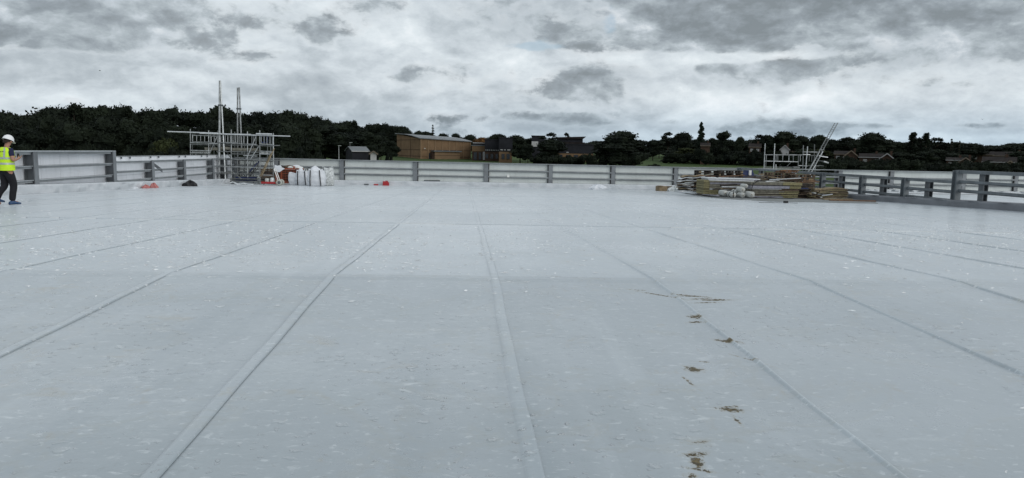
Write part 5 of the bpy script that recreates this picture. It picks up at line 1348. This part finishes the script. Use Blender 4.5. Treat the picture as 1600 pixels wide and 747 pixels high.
def board_pack(name, px0, px1, ptop, pbase, Y, layers, label, rz=0.0, depth=1.2):
    """layers from the top: (thickness share, material, x0 share, x1 share)"""
    a, c = atY(px0, pbase, Y), atY(px1, pbase, Y); zb = max(gz(a.x, Y)+.05, atY((px0+px1)/2, pbase, Y).z); zt = atY((px0+px1)/2, ptop, Y).z
    root = thing(name, label, 'insulation', ((a.x+c.x)/2, Y+depth/2, gz(a.x, Y)))
    L = c.x-a.x; tot = sum(l[0] for l in layers); z = zt; cs = Quaternion((0, 0, 1), rz)
    for th, parts in layers:
        h = (zt-zb)*th/tot
        for m, s0, s1, nm in parts:
            block(nm, ((a.x+L*(s0+s1)/2), Y+depth/2+random.uniform(-.02, .02), z-h/2), (L*(s1-s0)-.004, depth, h-.022), m, root, cs)
        z -= h
    block('dark_gap_core', (a.x+L*.44, Y+depth/2+.03, (zt+zb)/2), (L*.84, depth-.08, zt-zb-.03), wood_d, root, cs)  # dark core added to paint the shade in the gaps between boards
    # bearers
    for s in (.15, .5, .85): block('bearer', (a.x+L*s, Y+depth/2, (zb+gz(a.x, Y))/2-.004), (.1, depth, max(.03, zb-gz(a.x, Y)-.01)), wood_d, root, cs)
    return root
F, G, W_ = foam_y, foil, foil_w
Q = film_m
board_pack('insulation_pack', 1172, 1252, 285, 310.5, 34.2, [
    (4.6, [(Q, 0, .62, 'foam_board'), (F, .62, 1.0, 'foam_board')]), (.7, [(W_, 0, .82, 'facing_sheet'), (F, .82, .99, 'foam_board')]), (4.6, [(G, 0, .76, 'foil_board'), (F, .76, .98, 'foam_board')]), (1.2, [(W_, 0, .60, 'facing_sheet'), (wood_m, .60, .93, 'foam_board')]),
    (2.4, [(Q, 0, .55, 'foam_board'), (wood_m, .55, .95, 'foam_board')]), (2.2, [(Q, 0, .66, 'foam_board'), (F, .66, .95, 'foam_board')]), (2.8, [(Q, 0, .56, 'foam_board'), (F, .56, .94, 'foam_board')]), (.8, [(wood_m, .0, .9, 'facing_sheet')]), (2.4, [(Q, 0, .60, 'foil_board'), (F, .60, .93, 'foam_board')]), (2.2, [(G, 0, .64, 'foil_board'), (F, .64, .92, 'foam_board')])],
    'large pack of yellow and grey insulation boards at the front right of the pile')
board_pack('insulation_pack', 1099, 1176, 281.5, 304, 36.0, [
    (2.6, [(F, 0, .10, 'foam_board'), (Q, .10, 1.0, 'foam_board')]), (2.0, [(F, 0, .12, 'foam_board'), (G, .12, .92, 'foil_board')]), (2.2, [(F, 0, .12, 'foam_board'), (Q, .12, .9, 'foam_board')]), (2.4, [(F, 0, .12, 'foam_board'), (Q, .12, .95, 'foam_board')]), (1.2, [(F, 0, .12, 'foam_board'), (W_, .12, .80, 'facing_sheet')]), (2.6, [(F, 0, .30, 'foam_board'), (Q, .30, .8, 'foam_board')]), (2.4, [(F, 0, .55, 'foam_board')])],
    'left pack of yellow insulation boards behind the white rolls')
# white foil boards lying on top, one bent down at the right
Yw = 36.0
root = thing('foil_board_stack', 'white foil-faced boards lying on top of the left insulation pack', 'insulation', atY(1145, 281, Yw))
for k, (x0, y0, x1, y1, m) in enumerate(((1107, 281.0, 1178, 283.5, W_), (1106.5, 279.6, 1183, 281.6, G), (1106, 278.4, 1188, 280.2, W_))):
    a, c = atY(x0, y0, Yw), atY(x1, y1, Yw); c.z = a.z-.03
    beam('foil_board', a+Vector((0, .55, 0)), c+Vector((0, .55, 0)), 1.1, .052, m, root)
# wavy loose sheets on the left of the pile
def wavy(name, px0, py0, px1, py1, Y, m, parent, amp=.05, wd=.5, th=.03, ph=0.0, sag=0.0, n=14):
    a, c = atY(px0, py0, Y), atY(px1, py1, Y); vs = []
    for i in range(n+1):
        t = i/n; p = a.lerp(c, t); z = p.z+amp*math.sin(t*6.5+ph)+sag*math.sin(math.pi*t)
        for dy in (0, wd):
            for dz in (0, th): vs.append((p.x, p.y+dy, z+dz))
    b = MB(); fs = []
    for i in range(n):
        o = 4*i; fs += [(o, o+2, o+6, o+4), (o+1, o+5, o+7, o+3), (o, o+4, o+5, o+1), (o+2, o+3, o+7, o+6)]
    fs += [(0, 1, 3, 2), (4*n, 4*n+2, 4*n+3, 4*n+1)]; b.add(vs, fs); return b.build(name, m, parent)
root = thing('bent_board_heap', 'heap of bent pale boards and battens at the left end of the timber pile', 'timber heap', on_deck(1080, 301))
r = random.Random(11)
for k in range(17):
    t = k/16; y = 299.5-23*t; x0 = 1060+5*r.random()+(3 if k > 11 else 0); x1 = 1104-4*r.random()
    mm = [W_, wood_d, wood_l, card, W_, wood_d, wood_m][k % 7]
    wavy('bent_board', x0, y+r.uniform(-.5, .5)+(2.5 if k > 8 else 0), x1, y+r.uniform(-1, 1)-1.5, 38.6-r.random()*.5, mm, root, .045+.03*r.random(), .5, .03 if mm is W_ else .045, .8+.3*r.random(), .10 if k > 8 else 0)
root = thing('timber_offcuts', 'dark and pale timber offcuts strewn in front of the left insulation pack', 'timber', on_deck(1100, 304))
for k in range(12):
    x0 = 1058+r.random()*45; y0 = 298+(x0-1058)*.16+r.uniform(-2, 2.5); ln = r.uniform(16, 34)
    p = on_deck(x0, y0); q = on_deck(x0+ln, y0+ln*.14+r.uniform(-1.2, .6)); hz = .04+.22*r.random()*(1 if y0 < 303 else .3)
    beam('offcut', p+Vector((0, 0, hz)), q+Vector((0, 0, hz+.04)), .12, .035, [wood_d, W_, wood_l, wood_d, wood_m, foil][k % 6], root)
for k in range(9):
    x0 = 1112+r.random()*24; y0 = 289+13*k/9; a = atY(x0, y0, 35.3); c = atY(x0+20+r.random()*8, y0-1+r.uniform(-1, 1.5), 35.5); a.z = max(a.z, gz(0, 35.3)+.04); c.z = max(c.z, gz(0, 35.3)+.04)
    beam('offcut', a, c, .12, .05, [wood_d, black_m, W_, wood_d, wood_l][k % 5], root)
# white membrane rolls seen end on
def roll(px, py, rpx, Y, label, strapped=False, square=False):
    c = atY(px, py, Y); R_ = rpx*Y/FPX; L = .55
    root = thing('membrane_roll', label, 'roll', (c.x, c.y, c.z-R_), 'white rolls in front of the insulation boards')
    n = 20; prof = [(.02, -.005), (R_*.45, -.012), (R_*.5, .012), (R_*.92, .0), (R_, .04), (R_, L-.04), (R_*.9, L), (.02, L)]
    b = MB()
    if square:
        vs = []; ps = [(1, 0), (1, .04)]
        for rr, y in prof:
            for i in range(n):
                a = 2*math.pi*i/n; ca, sa = math.cos(a), math.sin(a); vs.append((c.x+math.copysign(abs(ca)**.6, ca)*rr*1.12, c.y+y, c.z+math.copysign(abs(sa)**.6, sa)*rr))
        m_ = len(prof); b.add(vs, [(j*n+i, j*n+(i+1) % n, (j+1)*n+(i+1) % n, (j+1)*n+i) for j in range(m_-1) for i in range(n)]+[tuple(reversed(range(n))), tuple(range((m_-1)*n, m_*n))])
    else: b.lathe(prof, n, (c.x, c.y, c.z), 'Y')
    b.build('roll_body', white_p, root, True)
    b = MB(); b.lathe([(.0+R_*.02, -.03), (R_*.18, -.03), (R_*.18, .01)], 10, (c.x, c.y, c.z), 'Y'); b.build('core_tube', card, root)
    if strapped:
        b = MB(); b.lathe([(R_*1.02, .18), (R_*1.05, .18), (R_*1.05, .26), (R_*1.02, .26)], n, (c.x, c.y, c.z), 'Y'); b.build('strap', black_m, root)
        b = MB(); b.box((c.x, c.y-.015, c.z), (.045, .02, R_*1.9)); b.build('end_strap', black_m, root)
roll(1166, 290.8, 3.3, 33.9, 'small round white roll on top of the others')
roll(1160.5, 296.6, 4.6, 33.8, 'round white roll below the topmost one')
roll(1161, 305, 4.2, 33.6, 'white roll at the foot of the heap under the round one')
roll(1168, 304.5, 3.8, 33.7, 'white roll squeezed between two others at the foot of the heap')
roll(1174.5, 304.2, 4.8, 33.4, 'fat square-ended white roll at the right end', square=True)
roll(1146, 304.5, 4.7, 33.6, 'white roll with a black strap, in front', True)
roll(1152.3, 300.8, 4.6, 34.3, 'strapped white roll behind and right of the front one', True)
roll(1133, 302, 4.5, 34.2, 'upright-looking white roll at the left end', square=True)
root = thing('tie_down_strap', 'dark strap hanging down over the insulation boards behind the rolls', 'strap', atY(1175, 300, 34.1))
pp = [atY(x, y, 34.1) for x, y in ((1190, 282), (1182, 284), (1177, 287), (1175, 293), (1174, 299))]
b = MB(); [b.tube(p, q, .022, 6) for p, q in zip(pp[:-1], pp[1:])]; b.build('webbing', black_m, root)
# orange timber on the brown pallets
root = thing('timber_bundle', 'reddish offcuts heaped on top of the brown pallet stack', 'timber', atY(1228, 270, 38.4))
for k in range(14):
    x = 1207+r.random()*40; y = 269.3-3.5*r.random(); a = atY(x, y, 38.2+r.random()*.7); c = atY(x+r.uniform(5, 14), y+r.uniform(-.6, .8), 38.3+r.random()*.7); beam('offcut', a, c, .1, .06, wood_r if k % 3 else wood_m, root)
# tall dark bits between the stacks
root = thing('equipment_heap', 'dark blue covered equipment between the pallet stacks against the back rail', 'equipment', atY(1165, 280, 42.5))
a = atY(1166, 276, 42.5); b = MB(); b.box((a.x, a.y, a.z-.2), (.75, .5, .9)); b.box((a.x+.1, a.y, a.z+.32), (.45, .4, .16)); b.build('cover', blue_m, root)
a = atY(1172, 270, 42.2); b = MB(); b.box((a.x, a.y, a.z), (.14, .10, .30)); b.build('white_label', white_t, root)
a = atY(1190, 276, 42.5); b = MB(); b.box((a.x, a.y, a.z-.2), (.9, .4, .55)); b.build('casing', steel_d, root)
for k, (x0, y0, x1, y1, m) in enumerate(((1168, 277.3, 1196, 276.6, wood_l), (1155, 278.6, 1185, 279.2, wood_l), (1185, 272.5, 1203, 271.8, card), (1160, 275, 1180, 275.4, wood_d), (1176, 282, 1206, 281, wood_d), (1184, 284, 1206, 283, wood_m))):
    a, c = atY(x0, y0, 40.6), atY(x1, y1, 40.8); beam('plank', a, c, .14, .05, m, root)
# dark pallet side and planks right of the insulation pack
root = thing('batten_stack', 'dark battens stacked right of the insulation pack', 'timber stack', on_deck(1262, 310))
for k in range(9):
    y = 309.5-2.7*k; a, c = atY(1243+2*r.random(), y, 35.4), atY(1278-3*r.random()-k*.6, y+.3, 35.4)
    a.z = max(a.z, gz(0, 35.4)+.03); c.z = a.z
    beam('batten', a+Vector((0, .3, 0)), c+Vector((0, .3, 0)), .6, .055, wood_d if k % 3 else wood_m, root)
for k in range(4):
    y = 296-2*k; a, c = atY(1246, y, 35.2), atY(1262-k, y+.3, 35.2); beam('blue_strapped_bundle', a, c, .3, .05, blue_m if k == 1 else wood_d, root)
a, c = atY(1273, 294.6, 35.6), atY(1283, 295.6, 35.6); beam('white_strip', a, c, .2, .09, W_, root)
a = atY(1267, 283.5, 36.6); block('paper_label', a, (.26, .02, .30), card, root)
root = thing('plank_heap', 'long pale planks sagging over each other at the right end of the pile', 'timber heap', on_deck(1305, 311))
for k in range(13):
    t = k/12; y = 310.5-15*t
    x0 = 1262+10*t+4*r.random(); x1 = 1328-4*r.random()-6*abs(t-.5)
    mm = [wood_l, wood_d, wood_l, foam_y, wood_m, wood_l][k % 6]
    wavy('plank', x0, y+.5+2*(1-t)*r.random(), x1, y-1.5+2.5*t, 34.6+.25*k*.1, mm, root, .03, .4, .045, 2.6+.5*r.random(), .05 if k > 5 else 0)
p, q = on_deck(1296, 313.5), on_deck(1368, 315); beam('long_plank', p+Vector((0, 0, .04)), q+Vector((0, 0, .04)), .2, .05, wood_r, root)
p, q = on_deck(1286, 312.6), on_deck(1330, 312.6); beam('long_plank', p+Vector((0, 0, .06)), q+Vector((0, 0, .06)), .2, .05, wood_l, root)
for k in range(10):   # batten ends
    a = atY(1262+r.random()*20, 298+r.random()*11, 34.3); block('batten_end', a, (.10, .3, .06), [wood_l, wood_d, white_p, wood_d][k % 4], root)
# loose battens and torn wrap thrown over the pile
root = thing('loose_battens', 'loose thin battens and torn wrap scattered over the top of the materials pile', 'battens', atY(1165, 284, 36.8))
r = random.Random(77)
for k in range(34):
    x = 1088+r.random()*165; y = (277.5 if x < 1190 else 284) + r.uniform(-3.5, 2.0); Yq = (37.0 if x < 1190 else 35.2)+r.uniform(-.6, .9)
    a = atY(x, y, Yq); ang = r.uniform(-.5, .5); L_ = r.uniform(.5, 1.7)
    c = a+Vector((L_*math.cos(ang), L_*math.sin(ang)*.9, r.uniform(-.16, .16)))
    beam('batten', a, c, r.uniform(.04, .10), .035, [wood_d, wood_l, wood_m, W_, wood_d, wood_r, film_m][k % 7], root)
root = thing('loose_battens', 'splayed battens and offcuts sliding off the right end of the insulation pack', 'battens', on_deck(1262, 309))
for k in range(20):
    x = 1244+r.random()*46; y = 297+r.random()*13; a = atY(x, y, 34.7+r.uniform(-.2, .6)); a.z = max(a.z, gz(0, 34.7)+.03)
    c = a+Vector((r.uniform(.4, 1.5), r.uniform(-.4, .4), r.uniform(-.18, .10))); c.z = max(c.z, gz(0, 34.7)+.03)
    beam('batten', a, c, .07, .04, [wood_l, wood_d, wood_m, wood_d, foam_y, W_][k % 6], root)
q = on_deck(1215, 316.8); b = MB()
for k in range(6): b.bar((q.x-.8+.25*k, q.y, q.z+.012), (q.x-.4+.25*k, q.y+.05*math.sin(k*2), q.z+.012), .05, .012)
b.box((q.x+.35, q.y, q.z+.05), (.16, .12, .09)); tag(b.build('strap_scrap', black_m), 'thin black strap scrap lying in front of the insulation boards', 'strap')
# protective sheet under the pile
p = [on_deck(x, y) for x, y in ((1070, 302), (1130, 310.5), (1200, 314.5), (1300, 316.5), (1372, 317.5), (1345, 306), (1200, 300), (1090, 297))]
b = MB(); b.add([(v_.x, v_.y, v_.z+.014) for v_ in p]+[(v_.x, v_.y, v_.z+.002) for v_ in p], [tuple(range(8))]+[(i, i+8, (i+1) % 8+8, (i+1) % 8) for i in range(8)])
tag(b.build('protection_mat', mat('grey_fleece', (.20, .21, .21), .95, 0, .25, 3)), 'grey protection fleece spread under the materials pile', 'mat')

# ------------------------------------------------------------------ person
def skin_mesh(name, verts, edges, radii, m, parent, sub=2, root_i=0):
    me = bpy.data.meshes.new(name); me.from_pydata([tuple(v_) for v_ in verts], edges, [])
    o = bpy.data.objects.new(name, me); C.objects.link(o)
    md = o.modifiers.new('s', 'SKIN'); md.use_smooth_shade = True
    lay = me.skin_vertices[0].data
    for i, rr in enumerate(radii): lay[i].radius = rr if isinstance(rr, tuple) else (rr, rr); lay[i].use_root = (i == root_i)
    o.modifiers.new('d', 'SUBSURF').levels = sub; o.modifiers['d'].render_levels = sub
    dg = bpy.context.evaluated_depsgraph_get(); me2 = bpy.data.meshes.new_from_object(o.evaluated_get(dg))
    me2.materials.clear(); me2.materials.append(m); me2.polygons.foreach_set('use_smooth', [True]*len(me2.polygons))
    bpy.data.objects.remove(o)
    me2.name = name
    o2 = bpy.data.objects.new(name, me2); C.objects.link(o2); o2.parent = parent
    return o2
def person():
    foot = on_deck(13, 320.5)
    root = thing('person', 'person in a yellow hi-vis vest, white helmet and blue overshoes walking by the left parapet', 'person', foot)
    root.rotation_euler = (0, 0, math.radians(66))   # local +x is forward, +y is to the left
    hs = 1.0
    V = []; E = []; Rr = []
    def add(p, r, link_to=None):
        V.append(p); Rr.append(r); i = len(V)-1
        if link_to is not None: E.append((link_to, i))
        return i
    # pelvis, spine (slightly stooped), neck, head bowed
    pel = add((0, 0, .95), (.15, .12)); sp = add((.01, 0, 1.12), (.145, .11), pel); ch = add((.02, 0, 1.34), (.17, .12), sp); nk = add((.05, 0, 1.50), .062, ch); nk2 = add((.09, 0, 1.57), .058, nk)
    hd = add((.12, 0, 1.66), (.082, .094), nk2); hd2 = add((.125, 0, 1.73), (.078, .09), hd)
    legs = {}
    for s, kx, kz, ax, az, tx in ((-1, .12, .50, .04, .09, .20), (1, .02, .49, -.24, .12, -.12)):
        hp = add((.0, s*.10, .90), .098, pel); kn = add((kx, s*.10, kz), .062, hp); cf = add(((kx*.45+ax*.55), s*.10, (kz+az)/2+.04), .058, kn); an = add((ax, s*.10, az), .040, cf); toe = add((tx, s*.11, az-.045 if s < 0 else az-.10), .036, an)
        legs[s] = (hp, kn, cf, an, toe)
    arms = {}
    for s in (-1, 1):
        sh = add((.03, s*.185, 1.43), .062, ch); el = add((.02 if s < 0 else .06, s*.265, 1.16), .045, sh); wr = add((.22, s*.15, 1.20), .030, el); pa = add((.285, s*.12, 1.225), (.040, .020), wr)
        arms[s] = (sh, el, wr, pa)
        for k in range(4):
            o = (k-1.5)*.019; f1 = add((.335-.004*abs(k-1.2), s*.12+o*s*1.0, 1.235+.010*k), .0095, pa); add((.355, s*.12+o*s-.012*s, 1.262+.010*k), .0085, f1)
        t1 = add((.285, s*.095, 1.262), .010, pa); add((.312, s*.085, 1.285), .009, t1)
    skin_mesh('body', V, E, Rr, skin_m, root, 2, 0)
    # trousers
    tv = [(0, 0, 1.02), (0, 0, .92)]; te = [(0, 1)]; tr = [(.165, .14), (.175, .15)]
    for s in (-1, 1):
        hp, kn, cf, an, toe = legs[s]; prev = 1
        for i, rr in ((hp, .125), (kn, .090), (cf, .084), (an, .078)):
            p = V[i]; tv.append((p[0], p[1], p[2]+(-.005 if i == an else 0))); tr.append(rr); te.append((prev, len(tv)-1)); prev = len(tv)-1
    skin_mesh('trousers', tv, te, tr, trous, root, 2, 1)
    # shirt
    sv = [(0, 0, 1.02), (.01, 0, 1.14), (.02, 0, 1.34), (.045, 0, 1.48)]; se = [(0, 1), (1, 2), (2, 3)]; sr = [(.155, .125), (.155, .12), (.18, .13), (.075, .075)]
    for s in (-1, 1):
        a = V[arms[s][0]]; c = V[arms[s][1]]; m_ = tuple((a[i]*.35+c[i]*.65) for i in range(3))
        sv += [a, m_]; n = len(sv); sr += [.082, .068]; se += [(2, n-2), (n-2, n-1)]
    skin_mesh('shirt', sv, se, sr, navy, root, 2, 2)
    # vest: lofted rings round the chest
    nu = 28; rings = [(.90, .215, .178), (.97, .215, .178), (1.05, .205, .172), (1.15, .198, .165), (1.25, .205, .166), (1.33, .212, .166), (1.41, .205, .155), (1.47, .165, .125), (1.505, .10, .088)]
    def ring(z, wy, wx, grow=0.0):
        cx = .0+(z-.9)*.055
        out = []
        for i in range(nu):
            a = 2*math.pi*i/nu; ca, sa = math.cos(a), math.sin(a); f = 1+.018*math.sin(a*7+z*9)*(1.5-z)
            out.append((cx+math.copysign(abs(ca)**.8, ca)*(wx+grow)*f, math.copysign(abs(sa)**.8, sa)*(wy+grow)*f, z))
        return out
    def loft(name, rr, m, grow=0.0, skip=None):
        vs = []
        for z, wy, wx in rr: vs += ring(z, wy, wx, grow)
        fs = [(j*nu+i, j*nu+(i+1) % nu, (j+1)*nu+(i+1) % nu, (j+1)*nu+i) for j in range(len(rr)-1) for i in range(nu) if not (skip and skip(i, j))]
        bb = MB(); bb.add(vs, fs); me = bb.mesh(name, m, True); o = bpy.data.objects.new(name, me); C.objects.link(o); o.parent = root; return o
    vest = loft('vest', rings, vest_m)
    loft('reflective_band', [(1.055, .205, .172), (1.105, .201, .169)], band_m, .005); loft('reflective_band', [(1.195, .2, .165), (1.245, .205, .166)], band_m, .005)
    # shoulder bands
    for s in (-1, 1):
        bb = MB(); pr = None; vs = []
        for z, wy, wx in [(1.245, .205, .166), (1.33, .212, .166), (1.41, .205, .155), (1.47, .165, .125), (1.50, .115, .095)]:
            cx = (z-.9)*.055
            a = math.radians(180-38*s)
            for dd in (-.14, .14):
                aa = a+dd; ca, sa = math.cos(aa), math.sin(aa); vs.append((cx+math.copysign(abs(ca)**.8, ca)*(wx+.006), math.copysign(abs(sa)**.8, sa)*(wy+.006), z))
        bb.add(vs, [(2*i, 2*i+1, 2*i+3, 2*i+2) for i in range(4)]); me = bb.mesh('reflective_band', band_m, True); o = bpy.data.objects.new('reflective_band', me); C.objects.link(o); o.parent = root
    # lettering on the back
    cu = bpy.data.curves.new('back_lettering', 'FONT'); cu.body = 'ABRAZ'; cu.size = .085; cu.align_x = 'CENTER'; cu.extrude = .002; cu.offset = .0025
    to = bpy.data.objects.new('lettering_tmp', cu); C.objects.link(to); dg = bpy.context.evaluated_depsgraph_get(); me = bpy.data.meshes.new_from_object(to.evaluated_get(dg)); bpy.data.objects.remove(to)
    me.materials.clear(); me.materials.append(black_m)
    for v_ in me.vertices:
        x, y, z = v_.co; yy = -x; v_.co = (-.1545-.0+abs(yy)**2*1.2+z+.022, yy, 1.345+y)
    o = bpy.data.objects.new('back_lettering', me); C.objects.link(o); o.parent = vest
    # helmet with brim, hair, ear
    def dome(name, c, rx, ry, rz, m, z0=0.0, tilt=0.0, brim=False):
        vs = []; nu_, nv_ = 22, 8
        for j in range(nv_+1):
            th = math.pi/2*(1-j/nv_*.98)
            for i in range(nu_): a = 2*math.pi*i/nu_; vs.append((rx*math.cos(a)*math.sin(th), ry*math.sin(a)*math.sin(th), rz*math.cos(th)))
        fs = [(j*nu_+i, j*nu_+(i+1) % nu_, (j+1)*nu_+(i+1) % nu_, (j+1)*nu_+i) for j in range(nv_) for i in range(nu_)]
        if brim:
            k = len(vs)
            for i in range(nu_):
                a = 2*math.pi*i/nu_; e = .012+.055*max(0, math.cos(a))**2; vs.append(((rx+e)*math.cos(a), (ry+.012)*math.sin(a), -.012-.012*max(0, math.cos(a))))
            fs += [(i, k+i, k+(i+1) % nu_, (i+1) % nu_) for i in range(nu_)]
        bb = MB(); Mx = Matrix.Rotation(tilt, 3, 'Y'); bb.add([Mx @ Vector(v_)+Vector(c) for v_ in vs], fs); me = bb.mesh(name, m, True); o = bpy.data.objects.new(name, me); C.objects.link(o); o.parent = root; return o
    dome('helmet', (.115, 0, 1.70), .135, .118, .135, helm_m, tilt=.38, brim=True)
    dome('hair', (.095, 0, 1.655), .108, .098, .10, hair_m, tilt=-.35)
    for nm, pts, rr, m in (('ear', [(.115, -.098, 1.665), (.118, -.10, 1.63)], .018, skin_m), ('nose', [(.215, 0, 1.655), (.232, 0, 1.635)], .014, skin_m)):
        bb = MB(); bb.tube(pts[0], pts[1], rr, 8); me = bb.mesh(nm, m, True); o = bpy.data.objects.new(nm, me); C.objects.link(o); o.parent = root
    # overshoes
    for s in (-1, 1):
        an = V[legs[s][3]]; zf = 0.0 if s < 0 else .055
        rr = [(-.085, .035, .07), (-.05, .046, .10), (.02, .050, .115), (.10, .052, .085), (.17, .050, .06), (.215, .03, .045)]; vs = []; n = 12
        pitch = 0 if s < 0 else .25
        for x, wy, hz in rr:
            for i in range(n):
                a = 2*math.pi*i/n; vs.append((an[0]+x, s*.105+wy*math.cos(a), zf+.004+max(0, hz*.5+hz*.5*math.sin(a))-pitch*(x-.0)*.5+(.03 if s > 0 else 0)))
        bb = MB(); bb.add(vs, [(j*n+i, j*n+(i+1) % n, (j+1)*n+(i+1) % n, (j+1)*n+i) for j in range(len(rr)-1) for i in range(n)]+[tuple(reversed(range(n))), tuple(range((len(rr)-1)*n, len(rr)*n))])
        me = bb.mesh('overshoe', shoe_m, True); o = bpy.data.objects.new('overshoe', me); C.objects.link(o); o.parent = root
    # phone in the hands
    bb = MB(); bb.box((.350, 0, 1.27), (.012, .08, .15)); me = bb.mesh('phone', black_m); ph = bpy.data.objects.new('phone', me); C.objects.link(ph)
    ph.matrix_world = Matrix.Translation(foot) @ Matrix.Rotation(math.radians(66), 4, 'Z'); tag(ph, 'small dark phone held by the person in the yellow vest', 'phone')
person()

# ------------------------------------------------------------------ birds
def bird(px, py, dist, sp_, label):
    c = far(px, py, dist)
    b = MB(); n = 8
    prof = [(-.5, .02), (-.35, .10), (-.1, .16), (.15, .13), (.32, .09), (.42, .085), (.5, .01)]; vs = []
    for x, r_ in prof:
        for i in range(n): a = 2*math.pi*i/n; vs.append((x, r_*math.cos(a), r_*math.sin(a)*.9))
    b.add(vs, [(j*n+i, j*n+(i+1) % n, (j+1)*n+(i+1) % n, (j+1)*n+i) for j in range(len(prof)-1) for i in range(n)]+[tuple(reversed(range(n))), tuple(range((len(prof)-1)*n, len(prof)*n))])
    for s in (-1, 1):
        b.add([(-.15, s*.08, .03), (.2, s*.08, .05), (.16, s*.6, .28), (-.05, s*.65, .26), (.0, s*1.15, .12), (-.15, s*.08, .0), (.2, s*.08, .01), (.16, s*.6, .25), (-.05, s*.65, .24)], [(0, 1, 2, 3), (3, 2, 4), (5, 8, 7, 6), (8, 4, 7), (1, 6, 7, 2), (0, 3, 8, 5), (2, 7, 4), (3, 4, 8)])
    me = b.mesh('bird', bird_m, True); o = link('bird', me, None, c, Quaternion((0, 0, 1), .4), (sp_,)*3); tag(o, label, 'bird')
bird(156, 110.5, 120, .28, 'tiny dark bird flying high over the left wood')
bird(1535, 186.5, 150, .28, 'tiny dark bird low in the sky above the far right trees')
